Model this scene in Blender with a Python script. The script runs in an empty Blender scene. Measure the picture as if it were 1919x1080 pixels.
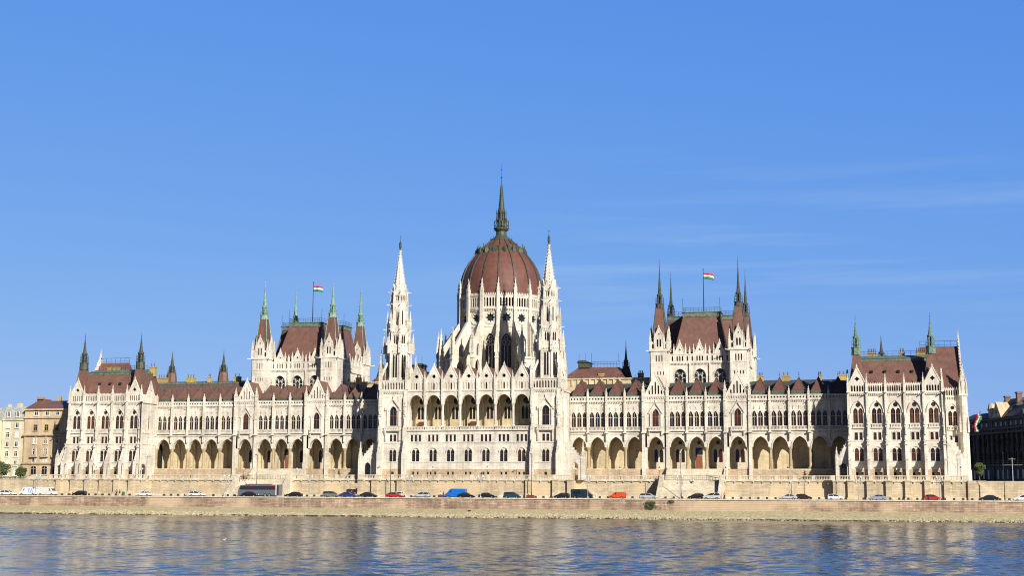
import bpy, bmesh, math, random
from mathutils import Vector, Matrix
from mathutils.geometry import tessellate_polygon
R=math.radians; PI=math.pi
random.seed(7)
scene=bpy.context.scene
COL=scene.collection

# ------------------------------------------------------------------ materials
def nt(name):
    m=bpy.data.materials.new(name); m.use_nodes=True
    t=m.node_tree; b=t.nodes['Principled BSDF']; return m,t,b
def L(t,a,b): t.links.new(a,b)
def mathn(t,op,a,b=None,c=None):
    n=t.nodes.new('ShaderNodeMath'); n.operation=op
    for i,v in enumerate((a,b,c)):
        if v is None: continue
        if isinstance(v,(int,float)): n.inputs[i].default_value=v
        else: L(t,v,n.inputs[i])
    return n.outputs[0]
def mixc(t,f,a,b,mode='MIX'):
    n=t.nodes.new('ShaderNodeMix'); n.data_type='RGBA'; n.blend_type=mode
    for i,v in ((0,f),(6,a),(7,b)):
        if isinstance(v,(int,float)): n.inputs[i].default_value=v
        elif isinstance(v,tuple): n.inputs[i].default_value=(*v[:3],1)
        else: L(t,v,n.inputs[i])
    return n.outputs[2]
def noise(t,vec,scale,detail=4,rough=.55,mapping=None):
    if mapping:
        mp=t.nodes.new('ShaderNodeMapping'); mp.inputs['Scale'].default_value=mapping; L(t,vec,mp.inputs['Vector']); vec=mp.outputs[0]
    n=t.nodes.new('ShaderNodeTexNoise'); n.inputs['Scale'].default_value=scale
    n.inputs['Detail'].default_value=detail; n.inputs['Roughness'].default_value=rough
    L(t,vec,n.inputs['Vector']); return n.outputs[0]
def rng(t,v,a,b,c,d):
    n=t.nodes.new('ShaderNodeMapRange'); L(t,v,n.inputs[0])
    for i,x in enumerate((a,b,c,d)): n.inputs[i+1].default_value=x
    return n.outputs[0]
def posn(t): return t.nodes.new('ShaderNodeNewGeometry').outputs['Position']
def facade_vec(t,pos):
    s=t.nodes.new('ShaderNodeSeparateXYZ'); L(t,pos,s.inputs[0])
    c=t.nodes.new('ShaderNodeCombineXYZ'); L(t,mathn(t,'ADD',s.outputs[0],s.outputs[1]),c.inputs[0]); L(t,s.outputs[2],c.inputs[1])
    return c.outputs[0],s
def stone(name,c,bw=1.1,bh=.45,var=.10,stain=.22,c2=None,bump=.25,mortar=.78,rough=.85,patch=None,tint=None):
    m,t,b=nt(name); pos=posn(t); v,s=facade_vec(t,pos)
    br=t.nodes.new('ShaderNodeTexBrick'); L(t,v,br.inputs['Vector'])
    br.inputs['Scale'].default_value=1; br.inputs['Brick Width'].default_value=bw; br.inputs['Row Height'].default_value=bh
    br.inputs['Mortar Size'].default_value=.018; br.inputs['Mortar Smooth'].default_value=.3
    k=1+var; br.inputs['Color1'].default_value=(*[min(1,x*k) for x in c],1)
    cc=c2 or tuple(x*(1-var) for x in c)
    br.inputs['Color2'].default_value=(*cc,1); br.inputs['Mortar'].default_value=(*[x*mortar for x in c],1)
    col=br.outputs['Color']
    n1=noise(t,pos,.18,5); f=rng(t,n1,.35,.7,1-stain,1.05)
    n2=noise(t,pos,1.3,4,.6,(1,1,.09)); f2=rng(t,n2,.35,.65,1-stain*.8,1.04)
    ff=mathn(t,'MULTIPLY',f,f2)
    cb=t.nodes.new('ShaderNodeCombineColor')
    for i in range(3): L(t,ff,cb.inputs[i])
    col=mixc(t,1.,col,cb.outputs[0],'MULTIPLY')
    n4=noise(t,pos,2.2,3,.6); col=mixc(t,mathn(t,'MULTIPLY',rng(t,n4,.52,.66,0,.45),1.),col,tuple(x*y for x,y in zip(c,(.9,.8,.62))))
    if patch:
        n3=noise(t,pos,.06,2); col=mixc(t,rng(t,n3,.52,.6,0,.75),col,patch)
    L(t,col,b.inputs['Base Color']); b.inputs['Roughness'].default_value=rough
    b.inputs['Specular IOR Level'].default_value=.25
    bp=t.nodes.new('ShaderNodeBump'); bp.inputs['Strength'].default_value=bump; bp.inputs['Distance'].default_value=.06
    h=mathn(t,'ADD',br.outputs['Fac'],mathn(t,'MULTIPLY',noise(t,pos,3,5,.7),-1.2)); h=mathn(t,'MULTIPLY',h,-1.); L(t,h,bp.inputs['Height']); L(t,bp.outputs[0],b.inputs['Normal'])
    return m
def plain(name,c,rough=.6,metal=0,var=.12,scale=1.5,spec=.4,coat=0,stretch=None,c2=None,bump=0):
    m,t,b=nt(name); pos=posn(t)
    n=noise(t,pos,scale,4,.6,stretch)
    col=mixc(t,rng(t,n,.35,.65,0,1),tuple(x*(1-var) for x in c),c2 or tuple(min(1,x*(1+var)) for x in c))
    L(t,col,b.inputs['Base Color']); b.inputs['Roughness'].default_value=rough; b.inputs['Metallic'].default_value=metal
    b.inputs['Specular IOR Level'].default_value=spec; b.inputs['Coat Weight'].default_value=coat
    if bump:
        bp=t.nodes.new('ShaderNodeBump'); bp.inputs['Strength'].default_value=bump; bp.inputs['Distance'].default_value=.1
        L(t,n,bp.inputs['Height']); L(t,bp.outputs[0],b.inputs['Normal'])
    return m
def tiles(name,c,c2):
    m,t,b=nt(name); pos=posn(t); v,s=facade_vec(t,pos)
    br=t.nodes.new('ShaderNodeTexBrick'); L(t,v,br.inputs['Vector']); br.inputs['Scale'].default_value=1
    br.inputs['Brick Width'].default_value=.34; br.inputs['Row Height'].default_value=.26; br.inputs['Mortar Size'].default_value=.02
    br.inputs['Color1'].default_value=(*c,1); br.inputs['Color2'].default_value=(*c2,1); br.inputs['Mortar'].default_value=(*[x*.6 for x in c],1)
    n=noise(t,pos,.5,5,.6); n2=noise(t,pos,1.2,4,.6,(1,1,.12))
    col=mixc(t,rng(t,n,.35,.68,0,.6),br.outputs['Color'],tuple(x*y for x,y in zip(c,(1.35,1.45,1.35))))
    col=mixc(t,rng(t,n2,.45,.65,0,.55),col,tuple(x*y for x,y in zip(c,(.6,.72,.72))))
    L(t,col,b.inputs['Base Color']); b.inputs['Roughness'].default_value=.55; b.inputs['Specular IOR Level'].default_value=.35
    bp=t.nodes.new('ShaderNodeBump'); bp.inputs['Strength'].default_value=.4; bp.inputs['Distance'].default_value=.04; bp.invert=True
    L(t,br.outputs['Fac'],bp.inputs['Height']); L(t,bp.outputs[0],b.inputs['Normal'])
    return m
def glassy(name,cols,rough=.12):
    # dark panes: curtains and rooms differ from window to window
    m,t,b=nt(name); oi=t.nodes.new('ShaderNodeObjectInfo')
    r=t.nodes.new('ShaderNodeValToRGB'); r.color_ramp.interpolation='CONSTANT'
    e=r.color_ramp.elements; e[0].position=0; e[0].color=(*cols[0],1); e[1].position=1/len(cols); e[1].color=(*cols[1],1)
    for i,c in enumerate(cols[2:],2):
        q=e.new(i/len(cols)); q.color=(*c,1)
    L(t,oi.outputs['Random'],r.inputs[0])
    n=noise(t,posn(t),1.1,3,.6,(1,1,.5)); col=mixc(t,rng(t,n,.4,.62,0,.7),r.outputs[0],(.012,.012,.015))
    L(t,col,b.inputs['Base Color']); b.inputs['Roughness'].default_value=rough; b.inputs['Specular IOR Level'].default_value=.5
    return m
M={}
M['stone']=stone('limestone',(.76,.71,.615),1.2,.42,.10,.30)
M['drum']=stone('drum_limestone',(.745,.69,.585),1.1,.42,.10,.28)
M['stone2']=stone('weathered_limestone',(.66,.595,.465),1.1,.42,.10,.26)
M['terr']=stone('terrace_ashlar',(.57,.485,.35),1.5,.42,.13,.24,c2=(.49,.39,.25),mortar=.8,bump=.5,patch=(.62,.48,.30))
M['plinthb']=stone('plinth_ashlar',(.51,.39,.265),1.0,.30,.14,.2,c2=(.42,.31,.21),bump=.4)
M['quay']=stone('quay_ashlar',(.43,.315,.235),1.5,.42,.3,.4,c2=(.33,.235,.175),mortar=.62,bump=.8,patch=(.52,.40,.27))
M['quaycap']=plain('quay_coping',(.55,.49,.38),.9,var=.2)
M['column']=stone('sandstone_column',(.47,.38,.23),1.1,.42,.08,.3)
M['loggia']=stone('loggia_plaster',(.66,.55,.35),1.1,.42,.08,.3)
M['tile']=tiles('red_roof_tiles',(.165,.080,.063),(.13,.064,.05))
M['leadb']=plain('brown_shadow_roofing',(.10,.065,.055),.8,var=.3)  # brown rear roofing; on the left wing its dark tone paints shadow
M['tiled']=tiles('maroon_roof_tiles',(.14,.058,.045),(.115,.048,.038))
M['tileb']=tiles('brown_roof_tiles',(.175,.088,.066),(.14,.072,.055))
M['domet']=tiles('dome_tiles',(.15,.058,.044),(.12,.047,.037))
M['patina']=plain('green_patina',(.17,.30,.21),.6,var=.35,scale=2,c2=(.26,.40,.30))
M['copper']=plain('dark_copper',(.048,.052,.038),.6,var=.3,scale=2,c2=(.075,.088,.06))
M['verd']=plain('dull_copper',(.10,.14,.10),.6,var=.3,scale=1.2,c2=(.16,.21,.15))
M['patina2']=plain('dulled_patina',(.10,.17,.12),.6,var=.35,scale=2,c2=(.17,.27,.20))
M['rib']=plain('dome_rib_metal',(.06,.06,.036),.6,var=.25)
M['lead2']=plain('dull_gutter_copper',(.07,.085,.06),.7,var=.3)
M['lead']=plain('dark_flat_roofing',(.055,.055,.05),.8,var=.3)
M['iron']=plain('black_iron',(.018,.02,.022),.5,metal=.3,var=.2)
M['chim']=stone('yellow_brick',(.50,.37,.15),.3,.1,.12,.3,bump=.2)
M['pot']=plain('chimney_pot',(.12,.07,.05),.8)
M['win']=glassy('dark_window_glass',[(.05,.016,.010),(.03,.016,.012),(.02,.022,.03),(.06,.026,.014),(.018,.018,.02)])
M['winr']=glassy('curtained_window_glass',[(.06,.026,.015),(.03,.017,.012),(.09,.038,.018),(.02,.016,.016),(.025,.025,.03)])
M['winb']=glassy('bluish_window_glass',[(.02,.03,.035),(.03,.04,.045),(.05,.06,.06)])
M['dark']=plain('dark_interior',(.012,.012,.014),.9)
M['wood']=plain('brown_door_wood',(.22,.07,.03),.6,var=.3,scale=3,stretch=(3,3,.5))
M['booth']=plain('dark_booth_wood',(.10,.035,.02),.6,var=.3,scale=3)
M['asphalt']=plain('asphalt',(.055,.053,.05),.9,var=.25,scale=.8)
M['pave']=plain('pavement',(.30,.27,.22),.9,var=.15,scale=.6)
M['kerb']=plain('kerbstone',(.36,.32,.26),.9,var=.2)
M['terfl']=plain('terrace_floor',(.42,.37,.28),.9,var=.12)
M['bank']=plain('grassy_stone_bank',(.45,.385,.20),.95,var=.3,scale=1.6,c2=(.52,.45,.27),bump=.4)
M['rock']=plain('riprap_rock',(.45,.39,.24),.95,var=.4,scale=1.6,c2=(.58,.51,.34))
M['wet']=plain('wet_bank',(.05,.045,.03),.5,var=.4)
M['soil']=plain('ground_earth',(.22,.20,.15),.95,var=.2,scale=.05)
M['white']=plain('white_paint',(.70,.70,.68),.5,var=.04)
M['conc']=plain('dark_concrete',(.05,.045,.04),.9,var=.3)
M['lampw']=plain('lamp_globe_glass',(.80,.80,.76),.3,var=.03)
M['greyp']=plain('grey_metal_paint',(.33,.34,.33),.5,var=.1)
M['rub']=plain('tyre_rubber',(.02,.02,.02),.85)
M['rim']=plain('wheel_rim_alloy',(.45,.45,.46),.35,metal=.6)
M['carg']=plain('vehicle_glass',(.025,.03,.035),.08,spec=.6,var=.1)
M['hl']=plain('headlamp_lens',(.75,.75,.72),.15)
M['tl']=plain('taillamp_lens',(.35,.02,.015),.25)
M['leaf']=plain('leaves',(.055,.085,.025),.7,var=.45,scale=1.2,c2=(.10,.13,.04))
M['bark']=plain('bark',(.10,.075,.05),.9)
M['fr']=plain('flag_red',(.62,.03,.04),.7,var=.05); M['fw']=plain('flag_white',(.8,.8,.78),.7,var=.03); M['fg']=plain('flag_green',(.03,.25,.09),.7,var=.05)
M['bstone']=stone('brown_render',(.64,.50,.33),3,1.4,.05,.3,bump=.15)
M['cream']=stone('cream_render',(.70,.64,.46),3,1.4,.04,.25,bump=.1)
M['zinc']=plain('grey_zinc_roofing',(.36,.37,.34),.6,metal=.1,var=.2)
M['shade']=stone('shade_dark_stone',(.13,.12,.105),2,.7,.15,.4,bump=.3)  # facade stands in shade; its dark tone is put into the stone colour
M['slate']=plain('slate_roofing',(.05,.045,.045),.7,var=.2)
M['curt']=plain('white_blind',(.62,.60,.55),.8,var=.06)
M['skin']=plain('skin',(.45,.27,.19),.6,var=.05); M['hair']=plain('dark_hair',(.03,.02,.015),.8)
def paint(name,c,rough=.3): 
    if name not in M: M[name]=plain(name,c,rough,var=.03,coat=.6,spec=.5)
    return M[name]

# ------------------------------------------------------------------ mesh builder
class MB:
    def __init__(s,T=None): s.v=[]; s.f=[]; s.mi=[]; s.T=T or Matrix.Identity(4); s.m=0
    def P(s,pts):
        i=len(s.v); s.v+=[tuple(s.T@Vector(p)) for p in pts]; return list(range(i,i+len(pts)))
    def face(s,pts): s.f.append(s.P(pts)); s.mi.append(s.m)
    def fi(s,idx): s.f.append(idx); s.mi.append(s.m)
    def box(s,x0,x1,y0,y1,z0,z1):
        i=s.P([(x0,y0,z0),(x1,y0,z0),(x1,y1,z0),(x0,y1,z0),(x0,y0,z1),(x1,y0,z1),(x1,y1,z1),(x0,y1,z1)])
        for q in ((0,1,5,4),(1,2,6,5),(2,3,7,6),(3,0,4,7),(4,5,6,7),(3,2,1,0)): s.fi([i[k] for k in q])
    def cbox(s,x,y,z0,z1,w,d=None):
        d=d or w; s.box(x-w/2,x+w/2,y-d/2,y+d/2,z0,z1)
    def lift(s,ax,p,a):
        u,v=p; return (u,a,v) if ax=='y' else ((a,u,v) if ax=='x' else (u,v,a))
    def slab(s,outline,holes,a,b,ax='y',back=True,sides=True):
        # plate with through openings: outline and holes are 2-D loops in the plane across ax
        loops=[outline]+list(holes); flat=[p for l in loops for p in l]
        tri=tessellate_polygon([[Vector((p[0],p[1],0)) for p in l] for l in loops])
        ia=s.P([s.lift(ax,p,a) for p in flat]); ib=s.P([s.lift(ax,p,b) for p in flat])
        for t in tri:
            s.fi([ia[k] for k in t])
            if back: s.fi([ib[k] for k in reversed(t)])
        o=0
        for li,l in enumerate(loops):
            n=len(l)
            if li or sides:
                for k in range(n):
                    j=(k+1)%n; s.fi([ia[o+k],ia[o+j],ib[o+j],ib[o+k]])
            o+=n
    def frus(s,cx,cy,z0,z1,r0,r1,n=8,rot=None,cap=True):
        rot=PI/n if rot is None else rot
        A=[(cx+r0*math.sin(2*PI*k/n+rot),cy-r0*math.cos(2*PI*k/n+rot),z0) for k in range(n)]
        if r1<=.001:
            i=s.P(A+[(cx,cy,z1)])
            for k in range(n): s.fi([i[k],i[(k+1)%n],i[n]])
        else:
            B=[(cx+r1*math.sin(2*PI*k/n+rot),cy-r1*math.cos(2*PI*k/n+rot),z1) for k in range(n)]
            i=s.P(A+B)
            for k in range(n): s.fi([i[k],i[(k+1)%n],i[n+(k+1)%n],i[n+k]])
            if cap: s.fi(i[n:])
        if cap: s.fi(list(reversed(i[:n])))
    def lathe(s,cx,cy,prof,n=8,rot=None):
        for (r0,z0),(r1,z1) in zip(prof,prof[1:]): s.frus(cx,cy,z0,z1,max(r0,.002),max(r1,.002),n,rot,False)
    def bar(s,a,b,w,d=None):
        a,b=Vector(a),Vector(b); t=(b-a).normalized(); u=t.cross(Vector((0,0,1)))
        if u.length<.05: u=Vector((1,0,0))
        u.normalize(); v=t.cross(u).normalized(); w/=2; d=(d/2) if d else w
        q=[(1,1),(-1,1),(-1,-1),(1,-1)]
        i=s.P([a+u*w*x+v*d*y for x,y in q]+[b+u*w*x+v*d*y for x,y in q])
        for k in range(4): s.fi([i[k],i[(k+1)%4],i[4+(k+1)%4],i[4+k]])
        s.fi(i[:4]); s.fi(i[4:])
    def pinn(s,x,y,z0,z1,w,crock=True,shaft=.42):
        # gothic pinnacle: panelled shaft, gablets, crocketed spirelet, finial
        zs=z0+(z1-z0)*shaft; s.cbox(x,y,z0,zs,w); s.cbox(x,y,zs,zs+.12*w+.05,w*1.25)
        zt=z1-w*.5; s.frus(x,y,zs+.12*w+.05,zt,w*.62,w*.07,4,PI/4)
        for dx,dy in ((0,-1),(1,0),(-1,0)):
            h=w*.55
            if dy: s.face([(x-h,y-h*1.02,zs),(x+h,y-h*1.02,zs),(x,y-h*1.02,zs+w*1.2)])
            else: s.face([(x+dx*h*1.02,y-h,zs),(x+dx*h*1.02,y+h,zs),(x+dx*h*1.02,y,zs+w*1.2)])
        if crock:
            n=3
            for k in range(n):
                f=(k+.6)/n; z=zs+(zt-zs)*f; r=w*.5*(1-f)+w*.1; c=w*.14
                for dx in (-1,1):
                    for dy in (-1,1): s.cbox(x+dx*r,y+dy*r,z-c/2,z+c,c)
        s.frus(x,y,zt-w*.12,zt+w*.12,w*.2,w*.2,4,0); s.frus(x,y,zt+w*.1,z1+w*.1,w*.12,.001,4,0)
    def ring(s,cx,zs,w,h,t,y0,y1,ax='y',n=8,ellipse=False):
        # arch moulding of width t round an opening w wide, h high above the springing
        o=arc(cx,zs,w+2*t,h+t*1.15,n); i=arc(cx,zs,w,h,n)
        s.slab(o+list(reversed(i)),[],y0,y1,ax)
    def build(s,name,mats,parent=None,loc=None,smooth=False,norm=True):
        me=bpy.data.meshes.new(name); me.from_pydata(s.v,[],s.f)
        if not isinstance(mats,(list,tuple)): mats=[mats]
        for m in mats: me.materials.append(M[m] if isinstance(m,str) else m)
        if len(mats)>1: me.polygons.foreach_set('material_index',s.mi)
        if norm:
            bm=bmesh.new(); bm.from_mesh(me); bmesh.ops.recalc_face_normals(bm,faces=bm.faces); bm.to_mesh(me); bm.free()
        if smooth: me.polygons.foreach_set('use_smooth',[True]*len(me.polygons))
        me.update()
        o=bpy.data.objects.new(name,me); COL.objects.link(o)
        if parent: o.parent=parent
        if loc: o.location=loc
        return o
def arc(cx,zs,w,h,n=6):
    """points of an arch from right springing to left springing"""
    out=[]
    if h>w/2*1.02:
        c=(h*h-w*w/4)/w; r=w/2+c; am=math.acos(c/r)
        for k in range(n+1): a=am*k/n; out.append((cx-c+r*math.cos(a),zs+r*math.sin(a)))
        for k in range(n-1,-1,-1): a=am*k/n; out.append((cx+c-r*math.cos(a),zs+r*math.sin(a)))
    else:
        for k in range(2*n+1): a=PI*k/(2*n); out.append((cx+w/2*math.cos(a),zs+h*math.sin(a)))
    return out
def door(cx,z0,w,zs,zt,n=4): return [(cx-w/2,z0),(cx+w/2,z0)]+arc(cx,zs,w,zt-zs,n)
def rect(x0,x1,z0,z1): return [(x0,z0),(x1,z0),(x1,z1),(x0,z1)]
def circ(cx,cz,r,n=10): return [(cx+r*math.cos(2*PI*k/n),cz+r*math.sin(2*PI*k/n)) for k in range(n)]
def foil(cx,cz,r,k=4,rot=0):
    return [(cx+r*(1 if j%2==0 else .62)*math.cos(PI*j/k+rot),cz+r*(1 if j%2==0 else .62)*math.sin(PI*j/k+rot)) for j in range(2*k)]
def thing(name,label,cat,loc=(0,0,0),rz=0,group=None):
    o=bpy.data.objects.new(name,None); COL.objects.link(o); o.location=loc; o.rotation_euler=(0,0,rz); o.empty_display_size=.5
    o['label']=label; o['category']=cat
    if group: o['group']=group
    return o
def tag(o,label,cat,group=None):
    o['label']=label; o['category']=cat
    if group: o['group']=group
    return o
def struct(o,kind='structure'): o['kind']=kind; return o
class Proto:
    """one mesh used by many parts"""
    def __init__(s,name,mb,mats,smooth=False): s.name=name; s.mb=mb; s.mats=mats; s.me=None; s.smooth=smooth
    def put(s,parent,loc,rz=0,name=None,sc=None):
        if s.me is None:
            o=s.mb.build(s.name,s.mats,parent,smooth=s.smooth); s.me=o.data
        else:
            o=bpy.data.objects.new(name or s.name,s.me); COL.objects.link(o); o.parent=parent
        o.location=loc; o.rotation_euler=(0,0,rz)
        if sc: o.scale=sc
        return o
# ------------------------------------------------------------------ the palace
palace=thing('parliament_palace','vast white neo-gothic riverside palace with red central dome, many spires and arcades','palace')
BP=4.69; PC=112.92
def winproto(name,shapes,mat,bars=(),frame='stone2',y=0):
    b=MB()
    for (x0,x1,z0,z1) in shapes: b.face([(x0,y,z0),(x1,y,z0),(x1,y,z1),(x0,y,z1)])
    b.m=1
    for (x0,x1,z0,z1) in bars: b.box(x0,x1,y-.07,y-.01,z0,z1)
    return Proto(name,b,[mat,frame])
# window kinds (origin on the wall plane at the bay axis, z absolute)
W_tw=winproto('twin_window',[(-1.25,1.25,14.8,20.2)],'winr',[(-1.1,1.1,17.2,17.32),(-.66,-.60,14.9,18.2),(.60,.66,14.9,18.2)],'wood')
W_sm=winproto('paired_window',[(-1.1,1.1,10.5,12.6)],'win',[(-1.,1.,11.7,11.78)],'wood')
W_lw=winproto('round_arched_window',[(-1.2,1.2,5.1,8.6)],'winr',[(-1.1,1.1,7.2,7.3)],'wood')
W_sq=winproto('cellar_window',[(-1.1,1.1,1.5,2.45)],'dark')
W_wg=winproto('arched_window',[(-.6,.6,14.7,19.)],'win',[(-.5,.5,17.3,17.42),(-.03,.03,14.9,18.6)],'stone2')
W_gb=winproto('balcony_window',[(-1.,1.,14.6,19.7)],'winr',[(-.9,.9,17.4,17.52),(-.05,.05,14.8,19.2)],'wood')
W_cs=winproto('triple_window',[(-1.6,1.6,10.4,12.5)],'win')
W_sl=winproto('slit_window',[(-.25,.25,0,1.9)],'win')

def string(b,x0,x1,y,z0,z1,p=.15): b.box(x0,x1,y-p,y+.02,z0,z1)
def corbels(b,x0,x1,y,z0,z1,n,p=.3):
    s=(x1-x0)/n
    for k in range(n): b.box(x0+s*(k+.25),x0+s*(k+.75),y-p,y,z0,z1)
def balus(b,x0,x1,y,z0,z1,n,t=.16):
    """pierced balustrade: rails and balusters"""
    b.box(x0,x1,y-t*.7,y+t*.7,z1-.16,z1); b.box(x0,x1,y-t*.6,y+t*.6,z0,z0+.14)
    s=(x1-x0)/n
    for k in range(n): b.box(x0+s*(k+.22),x0+s*(k+.78),y-t*.4,y+t*.4,z0+.14,z1-.16)
def gable(b,cx,y,w,zb,zt,holes=(),t=.4,crock=7,fin=True):
    """gabled wall top with raised coping and crockets"""
    b.slab([(cx-w/2,zb),(cx+w/2,zb),(cx,zt)],list(holes),y,y+t)
    for s in (-1,1):
        b.bar((cx+s*w/2,y+t*.4,zb),(cx,y+t*.4,zt+.1),t*1.3,.22)
        for k in range(crock):
            f=(k+.5)/crock; x=cx+s*w/2*(1-f); z=zb+(zt-zb)*f
            b.cbox(x+s*.08,y+t*.3,z+.05,z+.34,.2)
    if fin: b.cbox(cx,y+t*.4,zt,zt+.35,.16); b.cbox(cx,y+t*.4,zt+.3,zt+.5,.42,.2); b.frus(cx,y+t*.4,zt+.5,zt+1.1,.1,.001,4,0)
def merlons(b,x0,x1,y,z,n,h=.45,t=.25):
    s=(x1-x0)/n
    for k in range(n):
        c=x0+s*(k+.5); b.slab([(c-s*.36,z),(c+s*.36,z),(c+s*.2,z+h*.6),(c,z+h),(c-s*.2,z+h*.6)],[],y,y+t)

def lantern_spire(parent,x,y,zb,zl,zc,zt,rb,rl,mat,gmat=None,n=8):
    """copper openwork lantern (zl..zc) and needle (zc..zt) over a collar (zb..zl)"""
    b=MB(); h=zc-zl
    b.lathe(x,y,[(rb,zb),(rb*.95,zb+(zl-zb)*.6),(rl*1.1,zl-.15),(rl*1.2,zl)],8)
    b.frus(x,y,zl,zl+.12,rl*1.2,rl*1.2,8)
    for k in range(8):
        a=PI/8+k*PI/4; cx=x+rl*1.05*math.sin(a); cy=y-rl*1.05*math.cos(a)
        b.bar((cx,cy,zl),(cx,cy,zl+.9*h*.4),.09); 
        b.bar((cx,cy,zl+h*.34),(x+rl*1.05*math.sin(a+PI/4),y-rl*1.05*math.cos(a+PI/4),zl+h*.34),.07)
        b.bar((cx,cy,zl),(cx,cy,zl+h*.55),.07)
        ix=x+rl*.62*math.sin(a); iy=y-rl*.62*math.cos(a)
        b.bar((ix,iy,zl),(ix,iy,zc+h*.05),.16)
        b.bar((cx,cy,zl+h*.55),(ix,iy,zl+h*.8),.07)
        if k%2==0: b.frus(cx,cy,zl+h*.5,zl+h*.95,.09,.001,4)
    b.frus(x,y,zl,zc,rl*.42,rl*.36,8)
    b.lathe(x,y,[(rl*.75,zc-h*.12),(rl*.78,zc),(rl*.5,zc+.25),(rl*.36,zc+(zt-zc)*.2),(rl*.14,zc+(zt-zc)*.6),(.05,zc+(zt-zc)*.85),(.03,zt)],8)
    for k in range(9):
        f=k/9; z=zc+.4+(zt-zc)*.6*f; r=rl*.42*(1-f)+rl*.1*f
        for a in range(4):
            q=PI/4+a*PI/2; b.cbox(x+r*math.sin(q),y-r*math.cos(q),z,z+.12,.1)
    for f,r in ((.8,.16),(.88,.12)): b.lathe(x,y,[(.03,zc+(zt-zc)*f-r),(r,zc+(zt-zc)*f),(.03,zc+(zt-zc)*f+r)],6)
    return b.build('spire',mat,parent)

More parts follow.
